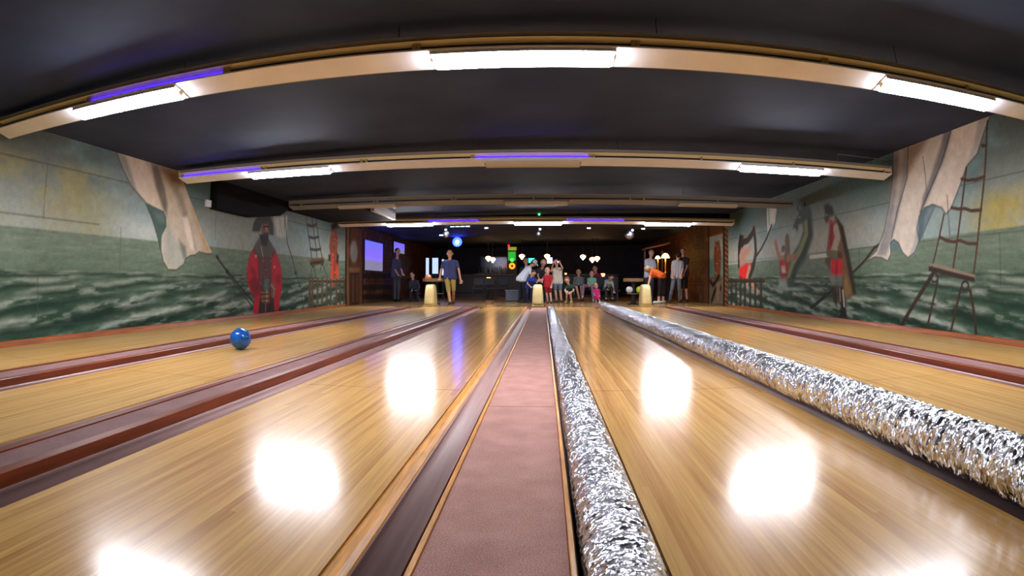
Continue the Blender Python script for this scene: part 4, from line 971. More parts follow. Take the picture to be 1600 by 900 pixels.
# ---------------------------------------------------------------- data of the far end of the hall (metres)
PEOPLE = {
    'navy': ((-2.797, 16.6, 0), 1.0, (0.05, -1), {'head': (-0.007, 0, 1.536), 'neck': (-0.006, 0, 1.353), 'shl': (-0.198, 0, 1.276), 'shr': (0.186, 0, 1.284), 'ell': (-0.28, 0.05, 1.065), 'elr': (0.256, 0.02, 1.063), 'hal': (-0.291, -0.1, 0.831), 'har': (0.325, -0.05, 0.754), 'hpl': (-0.093, 0, 0.832), 'hpr': (0.093, 0, 0.831), 'knl': (-0.036, -0.05, 0.408), 'knr': (0.087, 0.1, 0.425), 'anl': (0.011, -0.1, 0.085), 'anr': (0.019, 0.45, 0.085)}),
    'greyside': ((-5.159, 19.2, 0), 1.0, (0.8, -0.6), {'head': (0.031, 0, 1.769), 'neck': (0.021, 0, 1.576), 'shl': (-0.099, 0.05, 1.5), 'shr': (0.066, 0.1, 1.501), 'ell': (-0.095, 0.0, 1.18), 'elr': (0.167, -0.1, 1.199), 'hal': (0.077, -0.2, 0.972), 'har': (0.276, -0.25, 0.993), 'hpl': (-0.071, 0, 0.908), 'hpr': (0.071, 0, 0.907), 'knl': (-0.083, 0, 0.454), 'knr': (0.059, 0, 0.454), 'anl': (-0.084, 0, 0.085), 'anr': (0.019, 0.1, 0.085)}),
    'darkseat': ((-4.609, 19.6, 0), 0.95, (-0.2, -1), {'head': (-0.083, 0, 0.934), 'neck': (-0.059, 0, 0.784), 'shl': (-0.154, 0, 0.704), 'shr': (0.107, 0, 0.704), 'ell': (-0.154, -0.1, 0.498), 'elr': (0.2, -0.1, 0.498), 'hal': (-0.023, -0.35, 0.409), 'har': (0.164, -0.35, 0.41), 'hpl': (-0.107, 0.1, 0.404), 'hpr': (0.06, 0.1, 0.404), 'knl': (-0.034, -0.4, 0.41), 'knr': (0.199, -0.4, 0.41), 'anl': (-0.058, -0.4, 0.08075), 'anr': (0.198, -0.4, 0.08075)}),
    'whitetee': ((-0.736, 18.6, 0), 1.0, (1, -0.25), {'head': (0.424, -0.1, 1.307), 'neck': (0.316, -0.05, 1.213), 'shl': (0.162, 0.1, 1.153), 'shr': (0.297, -0.15, 1.125), 'ell': (0.228, 0.05, 0.873), 'elr': (0.362, -0.2, 0.87), 'hal': (0.445, -0.1, 0.765), 'har': (0.51, -0.2, 0.765), 'hpl': (-0.061, 0.05, 0.787), 'hpr': (0.062, -0.08, 0.765), 'knl': (-0.029, 0.05, 0.423), 'knr': (0.126, -0.08, 0.425), 'anl': (-0.05, 0.05, 0.085), 'anr': (0.126, -0.08, 0.085)}),
    'behindcap': ((-0.613, 20.0, 0), 0.95, (0.1, -1), {'head': (-0.0, 0, 1.428), 'neck': (-0.0, 0, 1.256), 'shl': (-0.173, 0, 1.164), 'shr': (0.172, 0, 1.164), 'ell': (-0.23, 0, 0.888), 'elr': (0.23, 0, 0.888), 'hal': (-0.203, -0.1, 0.658), 'har': (0.209, -0.1, 0.659), 'hpl': (-0.092, 0, 0.704), 'hpr': (0.092, 0, 0.705), 'knl': (-0.092, 0, 0.36), 'knr': (0.092, 0, 0.36), 'anl': (-0.091, 0, 0.08075), 'anr': (0.093, 0, 0.08075)}),
    'bluechild': ((-0.432, 18.2, 0), 0.72, (0.4, -1), {'head': (0.119, -0.25, 0.968), 'neck': (0.066, -0.15, 0.866), 'shl': (-0.04, -0.08, 0.804), 'shr': (0.168, -0.08, 0.784), 'ell': (-0.079, -0.15, 0.638), 'elr': (0.232, -0.2, 0.659), 'hal': (0.028, -0.3, 0.536), 'har': (0.254, -0.35, 0.7), 'hpl': (-0.076, 0.1, 0.533), 'hpr': (0.071, 0.1, 0.533), 'knl': (-0.082, -0.05, 0.304), 'knr': (0.074, -0.05, 0.305), 'anl': (-0.085, 0.05, 0.061200000000000004), 'anr': (0.062, 0.05, 0.061200000000000004)}),
    'blonde': ((-0.064, 19.0, 0), 0.95, (0.15, -1), {'head': (0.071, -0.2, 1.317), 'neck': (0.027, -0.12, 1.168), 'shl': (-0.114, -0.08, 1.093), 'shr': (0.147, -0.05, 1.116), 'ell': (-0.113, -0.2, 0.875), 'elr': (0.136, -0.1, 0.876), 'hal': (-0.057, -0.4, 0.744), 'har': (0.028, -0.35, 0.723), 'hpl': (-0.094, 0.15, 0.681), 'hpr': (0.093, 0.15, 0.681), 'knl': (-0.082, 0.1, 0.352), 'knr': (0.093, 0.1, 0.352), 'anl': (-0.082, 0.12, 0.08075), 'anr': (0.094, 0.12, 0.08075)}),
    'redchild': ((0.155, 17.9, 0), 0.68, (-0.1, -1), {'head': (-0.02, 0, 1.049), 'neck': (-0.005, 0, 0.916), 'shl': (-0.118, 0, 0.854), 'shr': (0.118, 0, 0.865), 'ell': (-0.18, -0.05, 0.762), 'elr': (0.139, 0, 0.701), 'hal': (-0.261, -0.12, 0.761), 'har': (0.107, -0.08, 0.557), 'hpl': (-0.067, 0, 0.557), 'hpr': (0.067, 0, 0.557), 'knl': (-0.036, 0, 0.31), 'knr': (0.077, 0, 0.31), 'anl': (-0.003, 0.1, 0.05780000000000001), 'anr': (0.108, -0.05, 0.05780000000000001)}),
    'photo': ((0.489, 18.9, 0), 0.85, (0.05, -1), {'head': (-0.049, 0, 1.354), 'neck': (-0.027, 0, 1.18), 'shl': (-0.147, 0, 1.115), 'shr': (0.125, 0, 1.115), 'ell': (-0.225, -0.18, 1.046), 'elr': (0.161, -0.2, 1.153), 'hal': (-0.152, -0.3, 1.3), 'har': (0.072, -0.32, 1.321), 'hpl': (-0.081, 0, 0.681), 'hpr': (0.081, 0, 0.681), 'knl': (-0.07, 0, 0.378), 'knr': (0.093, 0, 0.378), 'anl': (-0.037, 0, 0.07225000000000001), 'anr': (0.126, 0, 0.07225000000000001)}),
    'crouch': ((0.885, 18.2, 0), 0.74, (-0.35, -1), {'head': (-0.114, -0.2, 0.743), 'neck': (-0.068, -0.1, 0.619), 'shl': (-0.151, -0.1, 0.546), 'shr': (0.061, -0.02, 0.566), 'ell': (-0.178, -0.25, 0.413), 'elr': (0.107, -0.15, 0.412), 'hal': (-0.14, -0.35, 0.332), 'har': (-0.038, -0.35, 0.332), 'hpl': (-0.058, 0.1, 0.293), 'hpr': (0.068, 0.1, 0.293), 'knl': (-0.118, -0.3, 0.373), 'knr': (-0.026, -0.32, 0.342), 'anl': (-0.13, -0.12, 0.0629), 'anr': (0.035, -0.15, 0.0629)}),
    'stripes': ((1.309, 20.5, 0), 0.92, (0, -1), {'head': (-0.006, 0, 1.049), 'neck': (-0.006, 0, 0.896), 'shl': (-0.148, 0, 0.825), 'shr': (0.147, 0, 0.825), 'ell': (-0.18, 0.05, 0.613), 'elr': (0.187, 0.05, 0.614), 'hal': (-0.136, -0.2, 0.497), 'har': (0.098, -0.2, 0.498), 'hpl': (-0.074, 0.05, 0.519), 'hpr': (0.08, 0.05, 0.519), 'knl': (-0.114, -0.42, 0.511), 'knr': (0.06, -0.42, 0.511), 'anl': (-0.007, -0.4, 0.0782), 'anr': (0.096, -0.42, 0.0782)}),
    'mint': ((1.762, 20.2, 0), 0.85, (-0.1, -1), {'head': (0.004, 0, 0.986), 'neck': (-0.0, 0, 0.847), 'shl': (-0.117, 0, 0.789), 'shr': (0.128, 0, 0.789), 'ell': (-0.142, -0.02, 0.615), 'elr': (0.15, -0.02, 0.615), 'hal': (-0.098, -0.2, 0.546), 'har': (0.064, -0.2, 0.546), 'hpl': (-0.066, 0.05, 0.533), 'hpr': (0.075, 0.05, 0.533), 'knl': (-0.325, -0.3, 0.558), 'knr': (-0.025, -0.42, 0.536), 'anl': (-0.354, -0.4, 0.206), 'anr': (0.022, -0.42, 0.07225000000000001)}),
    'magenta': ((2.058, 21.2, 0), 0.9, (-0.3, -1), {'head': (-0.086, 0, 1.197), 'neck': (-0.049, 0, 1.027), 'shl': (-0.135, 0, 0.954), 'shr': (0.123, 0, 0.954), 'ell': (-0.155, 0.05, 0.735), 'elr': (0.147, 0, 0.711), 'hal': (-0.123, 0, 0.54), 'har': (0.135, 0, 0.516), 'hpl': (-0.074, 0, 0.54), 'hpr': (0.074, 0, 0.54), 'knl': (-0.073, 0, 0.272), 'knr': (0.074, 0, 0.272), 'anl': (-0.072, 0, 0.07650000000000001), 'anr': (0.075, 0, 0.07650000000000001)}),
    'pinkkid': ((1.865, 19.2, 0), 0.5, (0.2, -1), {'head': (-0.045, 0, 0.562), 'neck': (-0.027, 0, 0.463), 'shl': (-0.101, 0, 0.419), 'shr': (0.055, 0, 0.419), 'ell': (-0.123, 0, 0.319), 'elr': (0.089, 0, 0.32), 'hal': (-0.098, -0.1, 0.244), 'har': (0.073, -0.05, 0.232), 'hpl': (-0.044, 0, 0.253), 'hpr': (0.045, 0, 0.253), 'knl': (-0.046, -0.02, 0.133), 'knr': (0.054, -0.02, 0.133), 'anl': (-0.044, 0, 0.0425), 'anr': (0.071, -0.08, 0.0425)}),
    'greybend': ((2.377, 20.2, 0), 0.92, (0.3, -1), {'head': (0.075, -0.2, 0.858), 'neck': (0.038, -0.12, 0.778), 'shl': (-0.1, 0, 0.72), 'shr': (0.117, -0.05, 0.709), 'ell': (-0.14, -0.15, 0.501), 'elr': (0.152, -0.15, 0.524), 'hal': (-0.082, -0.35, 0.434), 'har': (0.156, -0.3, 0.365), 'hpl': (-0.059, 0.15, 0.463), 'hpr': (0.095, 0.15, 0.463), 'knl': (-0.124, -0.32, 0.456), 'knr': (0.084, -0.32, 0.457), 'anl': (-0.121, -0.3, 0.0782), 'anr': (0.111, -0.3, 0.0782)}),
    'orange': ((3.801, 17.6, 0), 1.0, (-1, -0.15), {'head': (-0.481, -0.1, 1.1), 'neck': (-0.378, -0.05, 1.101), 'shl': (-0.366, -0.15, 1.008), 'shr': (-0.244, 0.15, 1.086), 'ell': (-0.428, -0.2, 0.805), 'elr': (-0.298, 0.2, 0.85), 'hal': (-0.489, -0.25, 0.614), 'har': (-0.402, 0.1, 0.644), 'hpl': (-0.064, -0.1, 0.868), 'hpr': (0.064, 0.1, 0.881), 'knl': (-0.084, -0.1, 0.462), 'knr': (0.086, 0.1, 0.46), 'anl': (-0.124, -0.1, 0.085), 'anr': (0.071, 0.12, 0.085)}),
    'palegrey': ((3.716, 19.2, 0), 1.0, (0.5, -0.9), {'head': (0.066, 0, 1.688), 'neck': (0.031, 0, 1.51), 'shl': (-0.13, 0, 1.431), 'shr': (0.156, 0, 1.422), 'ell': (-0.152, -0.05, 1.174), 'elr': (0.202, -0.05, 1.176), 'hal': (-0.076, -0.25, 1.103), 'har': (0.082, -0.25, 1.082), 'hpl': (-0.086, 0, 0.909), 'hpr': (0.086, 0, 0.91), 'knl': (-0.085, 0, 0.443), 'knr': (0.086, 0, 0.443), 'anl': (-0.083, 0, 0.085), 'anr': (0.088, 0, 0.085)}),
    'jeans': ((4.466, 18.3, 0), 1.0, (0.25, 0.97), {'head': (0.069, 0.02, 1.585), 'neck': (0.041, 0, 1.424), 'shl': (-0.103, 0.05, 1.35), 'shr': (0.197, 0, 1.34), 'ell': (-0.165, -0.02, 1.124), 'elr': (0.205, -0.05, 1.114), 'hal': (-0.162, -0.1, 0.91), 'har': (0.124, -0.15, 0.921), 'hpl': (-0.083, 0, 0.879), 'hpr': (0.084, 0, 0.87), 'knl': (-0.184, -0.1, 0.476), 'knr': (0.095, 0, 0.475), 'anl': (-0.247, -0.05, 0.085), 'anr': (0.123, 0.1, 0.085)}),
    'dark': ((4.868, 18.95, 0), 0.97, (-0.35, -1), {'head': (-0.013, 0, 1.741), 'neck': (-0.003, 0, 1.563), 'shl': (-0.166, 0, 1.473), 'shr': (0.171, 0, 1.476), 'ell': (-0.178, 0.05, 1.221), 'elr': (0.096, -0.1, 1.196), 'hal': (-0.146, -0.05, 0.976), 'har': (-0.058, -0.25, 0.951), 'hpl': (-0.087, 0, 0.944), 'hpr': (0.087, 0, 0.944), 'knl': (-0.086, 0, 0.513), 'knr': (0.086, -0.05, 0.513), 'anl': (-0.084, 0, 0.08245000000000001), 'anr': (0.11, -0.1, 0.08245000000000001)}),
}
BAR_LAMPS = [(-2.37, 24.0, 1.71), (-2.216, 24.0, 1.668), (-0.915, 24.0, 1.789), (0.174, 24.0, 1.789), (1.72, 24.0, 1.763), (2.122, 24.0, 1.654), (2.359, 24.0, 1.71)]
LOW_LAMPS = [(-2.256, 23.0, 0.817), (2.473, 23.0, 0.979), (0.932, 23.0, 1.029)]
SPOTS = [(-1.74, 17.0, 2.37), (1.4, 17.0, 2.355), (3.094, 17.0, 2.349), (-3.147, 17.0, 2.156)]
MIRROR = [(-3.172, 18.0, 2.253), (-0.148, 18.0, 2.243), (2.815, 18.0, 2.224)]
BLUE = [(-3.42, 22.0, 2.293)]
LEDBAR = [(-3.025, 18.0, 2.515), (-2.41, 18.0, 2.507)]
TOWER = [(-1.717, 25.0, 2.357), (-1.226, 25.0, 1.118), (-1.486, 25.0, 2.125), (-1.486, 25.0, 1.693), (-1.486, 25.0, 1.405), (-1.63, 25.0, 2.212)]
PANELS = [(-6.086, 28.5, 1.957), (-5.929, 28.5, 1.056), (-5.745, 28.5, 1.955), (-5.436, 28.5, 1.138), (-5.235, 28.5, 1.885), (-5.132, 28.5, 1.054)]
CONSOLE = [(-1.338, 20.0, 0.405), (-0.842, 20.0, 0.038)]
SHADES = [(4.202, 20.0, 1.594), (4.491, 20.0, 1.654), (4.406, 20.0, 1.526), (4.404, 20.0, 1.084), (4.586, 20.0, 1.364)]
CANOPY = [(3.894, 20.0, 1.94), (4.64, 20.0, 2.111)]
SCREENS = [(-0.639, 24.5, 1.756), (-0.385, 24.5, 1.531), (0.177, 24.5, 1.784), (0.402, 24.5, 1.503)]
HOODS = [(-3.178, 15.011, 0.0), (-0.148, 14.911, 0.0), (2.88, 14.888, 0.0)]
RACKS = [(-3.616, 16.8, 0.815), (-3.395, 16.8, 0.805), (-2.955, 16.8, 0.677), (2.453, 16.8, 0.818), (3.067, 16.8, 0.606), (2.908, 16.8, 0.45), (2.67, 16.8, 0.469)]
SHELF = [(-2.898, 26.0, 1.167), (-1.695, 26.0, 1.555)]
CHAIRS = [(-2.392, 20.0, 0.357), (-1.95, 20.0, 0.358), (-1.626, 20.0, 0.359)]
BENCH = [(1.044, 20.5, 0.472), (2.777, 20.5, 0.427)]
GREEN = [(-0.106, 15.3, 2.592)]
WALLSCREEN = [[-5.7, 17.244, 2.043], [-5.7, 19.248, 1.55], [-5.7, 17.269, 1.155], [-5.7, 20.801, 2.209], [-5.7, 22.424, 1.926]]
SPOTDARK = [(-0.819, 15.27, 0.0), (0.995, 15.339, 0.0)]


# --- ball-return hoods at the foul line
hood_mat = mat('hood_plastic', '#d9c48a', 0.25, noise=.12, nscale=5)
def hood(x, y, label):
    t = thing('ball_return_hood', label, 'ball return hood', (x, y, 0), 0, 'ball return hoods at the foul line')
    secs = []
    b = MB()
    # rings: half width, half depth, centre offset in depth, height
    for hw, hd, oy, z in ((.165, .27, .27, 0.0), (.163, .268, .27, .12), (.152, .255, .275, .30), (.140, .23, .28, .46), (.132, .20, .285, .55), (.118, .17, .29, .595), (.08, .11, .29, .618)):
        ring = []
        for k in range(32):
            a = 2 * PI * k / 32; c, s = math.cos(a), math.sin(a); p = .45
            ring.append(b.bm.verts.new((hw * abs(c) ** p * (1 if c >= 0 else -1), oy + hd * abs(s) ** p * (1 if s >= 0 else -1), z)))
        secs.append(ring)
    fs = [b.bm.faces.new(secs[0][::-1]), b.bm.faces.new(secs[-1])]
    for r0, r1 in zip(secs, secs[1:]):
        for k in range(32): fs.append(b.bm.faces.new((r0[k], r0[(k + 1) % 32], r1[(k + 1) % 32], r1[k])))
    bmesh.ops.recalc_face_normals(b.bm, faces=fs)
    b.build('shell', hood_mat, t, smooth=True)
    MB().box(-.172, .172, -.006, .54, 0, .035, .012).build('base_rim', mat('hood_rim', '#b89f66', .35), t)
    MB().lathe([(0, 0), (.02, 0), (.022, .006), (.012, .012), (0, .012)], n=16).build('reset_button', dark_void, t).location = (.05, .25, .612)
    return t
hood(HOODS[0][0], 15.28, 'cream plastic ball return hood at left, beside the man in the navy shirt')
hood(HOODS[1][0], 15.28, 'cream plastic ball return hood at the end of the mauve strip')
hood(HOODS[2][0], 15.28, 'cream plastic ball return hood at right, in front of the person in orange')

# --- ball racks behind the hoods
rack_wood = mat('rack_wood', '#8f6f48', .4, noise=.2, nscale=1, stretch=(4, 4, 40))
black_met = mat('black_metal', '#141417', .4)
chrome = mat('chrome', '#c8c8cc', .15, metal=1)
def ball_rack(x, y, hw, label):
    t = thing('ball_rack', label, 'ball rack', (x, y, 0), 0, 'ball return racks on the approach')
    n = 40
    def ov(r0, r1, z0, z1):
        b = MB(); R = []
        for rr, z in ((r0, z0), (r1, z0), (r1, z1), (r0, z1)):
            R.append([b.bm.verts.new(((hw - .2) * (1 if math.cos(2 * PI * k / n) > 0 else -1) * (abs(math.cos(2 * PI * k / n)) > 1e-6) + rr * math.cos(2 * PI * k / n), rr * math.sin(2 * PI * k / n), z)) for k in range(n)])
        for i in range(4):
            for k in range(n): b.bm.faces.new((R[i][k], R[i][(k + 1) % n], R[(i + 1) % 4][(k + 1) % n], R[(i + 1) % 4][k]))
        bmesh.ops.recalc_face_normals(b.bm, faces=b.bm.faces); return b
    ov(.15, .2, .70, .80).build('wooden_rim', rack_wood, t)
    ov(.02, .149, .70, .716).build('tray', black_met, t)
    ov(.10, .125, .32, .345).build('lower_rail', chrome, t)
    MB().lathe([(0, 0), (.17, 0), (.17, .03), (.07, .06), (.06, .66), (.12, .698), (0, .698)], n=24).build('pedestal', black_met, t)
    return t
ball_rack(-3.33, 16.9, .38, 'ball return rack with brown wooden rim behind the left hood')
ball_rack(2.76, 16.9, .31, 'ball return rack with brown wooden rim behind the right hood')
bowling_ball((-3.53, 16.88, .823), .105, mat('coral_ball', '#e08a68', .2, noise=.2, nscale=10), 'coral pink bowling ball on the left ball rack', rot=(0, 0, 3.1))
bowling_ball((2.93, 16.80, .452), .105, mat('lime_ball', '#b8c832', .2, noise=.2, nscale=10), 'lime yellow bowling ball on the lower rail of the right rack', rot=(2.2, .4, 0))
bowling_ball((2.62, 16.80, .452), .105, mat('pearl_ball', '#cfd2dc', .15, noise=.2, nscale=10), 'pearl white bowling ball on the lower rail of the right rack', rot=(2.4, .4, 0))

# --- dark discs standing in for floor shadows by the foul line
for (x, y, z), lb in zip(SPOTDARK, ('dark oval disc painted as a floor shadow left of the middle hood', 'dark oval disc painted as a floor shadow right of the crouching child')):
    tag(MB().lathe([(0, 0.0005), (.13, 0.0005), (.125, .006), (0, .006)], n=28).build('shadow_disc', mat('shadow_dark', '#2a1c12', .5), loc=(x, y + .25, 0)), lb, 'painted shadow', 'painted floor shadows')

# --- bar counter, shelf with bottles
bar_wood = mat('bar_counter_wood', '#20161a', .4, noise=.3, nscale=1, stretch=(3, 3, 30))
t = thing('bar_counter', 'long dark bar counter across the back of the hall', 'bar counter', (0, 25.6, 0))
MB().box(-4.2, 3.4, -.25, .25, .0, 1.0).build('counter_front', bar_wood, t)
MB().box(-4.3, 3.5, -.38, .34, 1.0, 1.05, .012).build('counter_top', mat('bar_top', '#3a2820', .25), t)
MB().tube([(-4.2, -.32, .2), (3.4, -.32, .2)], .02, 10).build('foot_rail', chrome, t)
t = thing('wall_mirror', 'dark framed back-bar mirror behind the bottles', 'mirror', (-2.35, 28.9, .9))
MB().box(-.9, .9, .05, .09, 0, 1.1).build('glass', mat('mirror_back', '#3a3a48', .15, metal=.6), t)
for z0_, z1_ in ((-.05, -.001), (1.101, 1.15)): MB().box(-.95, .95, .04, .095, z0_, z1_).build('frame_rail', bar_wood, t)
t = thing('bottle_cabinet', 'low dark back-bar cabinet carrying the row of bottles', 'cabinet', (-2.35, 27.35, 0))
MB().box(-.95, .95, -.2, .2, 0, 1.12).build('body', bar_wood, t)
MB().box(-1.0, 1.0, -.22, .22, 1.1205, 1.15, .008).build('top', mat('bar_top', '#3a2820', .25), t)
for k in range(3): MB().box(-.9 + k * .61, -.33 + k * .61, -.22, -.201, .1, 1.0, .006).build('door', bar_wood, t)
bot = None
rs = random.Random(4)
bcols = [mat('bottle_green', '#2f5a38', .1), mat('bottle_amber', '#8a5420', .1), mat('bottle_clear', '#a8b4b8', .1), mat('bottle_dark', '#2a2226', .1)]
for k in range(16):
    h = .26 + rs.random() * .08; x = -3.15 + .11 * (k % 16); col = rs.choice(bcols)
    o = thing('bottle', 'small bottle standing on the back-bar shelf', 'bottle', (x, 27.35, 1.151), 0, 'bottles on the back-bar shelf')
    MB().lathe([(0, 0), (.036, 0), (.037, .01), (.037, h * .6), (.014, h * .75), (.013, h), (0, h)], n=12).build('glass', col, o, smooth=True)
    MB().lathe([(0, h + .0005), (.015, h + .0005), (.015, h + .025), (0, h + .025)], n=10).build('cap', chrome, o)

# --- warm lamps over the bar
glow = mat('warm_glass', '#ffd9a0', .4, emit='#ffb870', es=BAR_LAMP)
def pendant(p, label):
    t = thing('pendant_lamp', label, 'pendant lamp', p, 0, 'warm lamps over the bar')
    MB().lathe([(0, -.13), (.02, -.12), (.06, -.06), (.115, .0), (.125, .03), (.1, .075), (.05, .1), (0, .105)], n=20).build('glass_shade', glow, t, smooth=True)
    MB().tube([(0, 0, .106), (0, 0, ceil_z(p[0]) - p[2] - .02)], .008, 6).build('rod', black_met, t)
    MB().lathe([(0, ceil_z(p[0]) - p[2] - .019), (.06, ceil_z(p[0]) - p[2] - .019), (.06, ceil_z(p[0]) - p[2]), (0, ceil_z(p[0]) - p[2])], n=14).build('ceiling_rose', black_met, t)
for p, lb in zip(BAR_LAMPS, ('warm pendant lamp at far left, first of the close pair', 'warm pendant lamp at far left, second of the close pair', 'warm pendant lamp above the man in the white t-shirt', 'warm pendant lamp above the blonde woman', 'warm pendant lamp above the seated woman in stripes', 'warm pendant lamp above the girl in mint, left of the pair', 'warm pendant lamp above the girl in mint, right of the pair')):
    pendant((p[0], p[1] + (.4 if 'second' in lb else .3 if 'right of the pair' in lb else 0), p[2]), lb)
t1 = None
for p, lb in zip(LOW_LAMPS, ('small warm table lamp below the far left pendant pair', 'small warm table lamp right of the person in magenta', 'tiny warm table lamp above the crouching child')):
    r = .5 if 'tiny' in lb else 1.0
    t = thing('table_lamp', lb, 'table lamp', (p[0], p[1], 0), 0, 'small table lamps in the bar')
    MB().lathe([(0, p[2] - .06 * r), (.05 * r, p[2] - .06 * r), (.09 * r, p[2] + .02 * r), (.08 * r, p[2] + .07 * r), (0, p[2] + .07 * r)], n=16).build('lamp_shade', mat('dim_glass', '#ffcf9a', .4, emit='#ff9a50', es=BAR_LAMP * .45), t)
    MB().lathe([(0, .7), (.07, .7), (.07, .715), (.012, .73), (.012, p[2] - .0605 * r), (0, p[2] - .0605 * r)], n=12).build('lamp_base', black_met, t)
    u = thing('bistro_table', 'small round dark table under the ' + lb, 'table', (p[0], p[1], 0), 0, 'bistro tables in the bar')
    MB().lathe([(0, .67), (.34, .67), (.34, .698), (0, .698)], n=28).build('table_top', bar_wood, u)
    MB().lathe([(0, 0), (.22, 0), (.22, .02), (.03, .05), (.03, .669), (0, .669)], n=18).build('pedestal', black_met, u)

# --- spot lights, mirror balls, stage light, light bar
cool = mat('cool_spot', '#ffffff', .4, emit='#dfe6ff', es=12)
for p, lb in zip(SPOTS, ('white ceiling spotlight right of the blue light bar', 'white ceiling spotlight right of the farthest middle lamp', 'white ceiling spotlight beside the right mirror ball', 'small white spotlight left of the left mirror ball')):
    t = thing('spotlight', lb, 'spotlight', p, 0, 'white spotlights')
    MB().lathe([(0, -.03), (.052, -.03), (.052, -.012), (0, -.012)], n=16).build('lens', cool, t)
    top = ceil_z(p[0]) - p[2]
    light(t, 'SPOT', 42, '#e6ecff', (0, 0, -.05), (-.0 + SPOT_TILT, 0, 0), .04, 2.2)
    MB().lathe([(0, -.0115), (.062, -.0115), (.065, .03), (.03, .05), (.012, .06), (.012, max(top, .065)), (0, max(top, .065))], n=16).build('housing', black_met, t)
mb_mat = bpy.data.materials.new('mirror_tiles'); mb_mat.use_nodes = True
_b = mb_mat.node_tree.nodes['Principled BSDF']; _b.inputs['Metallic'].default_value = 1; _b.inputs['Roughness'].default_value = .3; _b.inputs['Base Color'].default_value = S('#dfe4f2')
for p, lb, r in zip(MIRROR, ('mirror ball hanging left of the blue stage light', 'small mirror ball hanging under the farthest middle lamp', 'mirror ball hanging at right beside a white spotlight'), (.12, .07, .15)):
    t = thing('mirror_ball', lb, 'mirror ball', p, 0, 'mirror balls')
    MB().ball((0, 0, 0), r, sub=3).build('mirror_sphere', mb_mat, t)
    MB().tube([(0, 0, r), (0, 0, ceil_z(p[0]) - p[2])], .006, 6).build('hanging_wire', wire_mat, t)
    # pin spot lamp added to make the ball sparkle
    s = thing('added_pin_spot', 'small added lamp aimed at the ' + lb, 'spotlight', (p[0] + .05, p[1] - .35, p[2] + .12), 0, 'added lamps at the mirror balls')
    MB().lathe([(0, 0), (.03, 0), (.03, .006), (0, .006)], n=12).build('lens', cool, s).rotation_euler = (PI / 2 - .4, 0, 0)  # lens of the added lamp
    light(s, 'SPOT', 14, '#e8efff', (0, .02, -.005), (PI / 2 - .33, 0, 0), .02, 1.0)
    tp = ceil_z(p[0] + .05) - p[2] - .12
    MB().tube([(0, -.01, .015), (0, -.01, tp)], .012, 8).build('added_bracket', black_met, s)
blue_em = mat('blue_beam', '#4060ff', .3, emit='#1a2cff', es=7)
blue_core = mat('blue_core', '#a0c0ff', .3, emit='#6f98ff', es=12)
p = BLUE[0]
t = thing('stage_light', 'bright blue stage light hanging above the man in the navy shirt', 'stage light', p)
MB().lathe([(.08, 0), (.19, 0), (.19, .012), (.08, .012)], n=24).build('outer_lens', blue_em, t).rotation_euler = (PI / 2, 0, 0)
MB().lathe([(0, 0), (.078, 0), (.078, .012), (0, .012)], n=20).build('inner_lens', blue_core, t).rotation_euler = (PI / 2, 0, 0)
MB().lathe([(0, -.2), (.12, -.2), (.2, -.001), (0, -.001)], n=20).build('housing', black_met, t).rotation_euler = (PI / 2, 0, 0)
MB().box(-.02, .02, .08, .12, .13, ceil_z(p[0]) - p[2]).build('yoke', black_met, t)
light(t, 'SPOT', 190, '#2436ff', (0, -.03, 0), (PI / 2 - .35, 0, .15), .05, 2.4)
(a, b2) = LEDBAR
t = thing('light_bar', 'blue and white light bar under the ceiling, above the blue stage light', 'light bar', ((a[0] + b2[0]) / 2, a[1], a[2]))
hw = (b2[0] - a[0]) / 2
MB().box(-hw - .04, hw + .04, .02, .09, -.03, .03).build('housing', black_met, t)
for k in range(4):
    MB().box(-hw + k * hw * .55, -hw + k * hw * .55 + .12, .0, .019, -.02, .02).build('lens', mat('led_blue', '#80a0ff', .3, emit='#6f9cff', es=14), t)
g = GREEN[0]
t = thing('laser_projector', 'tiny green laser projector above the farthest middle lamp', 'laser projector', (g[0], g[1] - .12, g[2] - .06))
MB().box(-.07, .07, .0, .1, -.05, .05, .008).build('housing', black_met, t)
MB().lathe([(0, 0), (.025, 0), (.025, .01), (0, .01)], n=14).build('lens', mat('laser_green', '#30ff60', .3, emit='#20ff60', es=10), t).rotation_euler = (PI / 2, 0, 0)

# --- tall pale panels at the far left of the bar
pale = mat('pale_panel', '#c8d4f0', .6, emit='#a8bce8', es=.55)
q = 24.0 / 28.5
for k, lb in ((0, 'tall narrow pale lit panel at left, beside the navy shirt man'), (2, 'pale lit panel pair member nearest the navy shirt man'), (4, 'thin pale lit strip partly behind the navy shirt man')):
    (xa, _, za), (xb, _, zb) = PANELS[k], PANELS[k + 1]
    z1 = .66 + (za - .66) * q; z0 = .66 + (zb - .66) * q
    t = thing('lightbox', lb, 'lightbox', ((xa + xb) / 2 * q, 24.0, z0)); w = (xb - xa) * q / 2
    MB().box(-w, w, 0, .02, 0, z1 - z0).build('lit_face', pale, t)
    MB().box(-w - .02, w + .02, .0205, .06, -z0 + .001, z1 - z0 + .02).build('back_board', black_met, t)

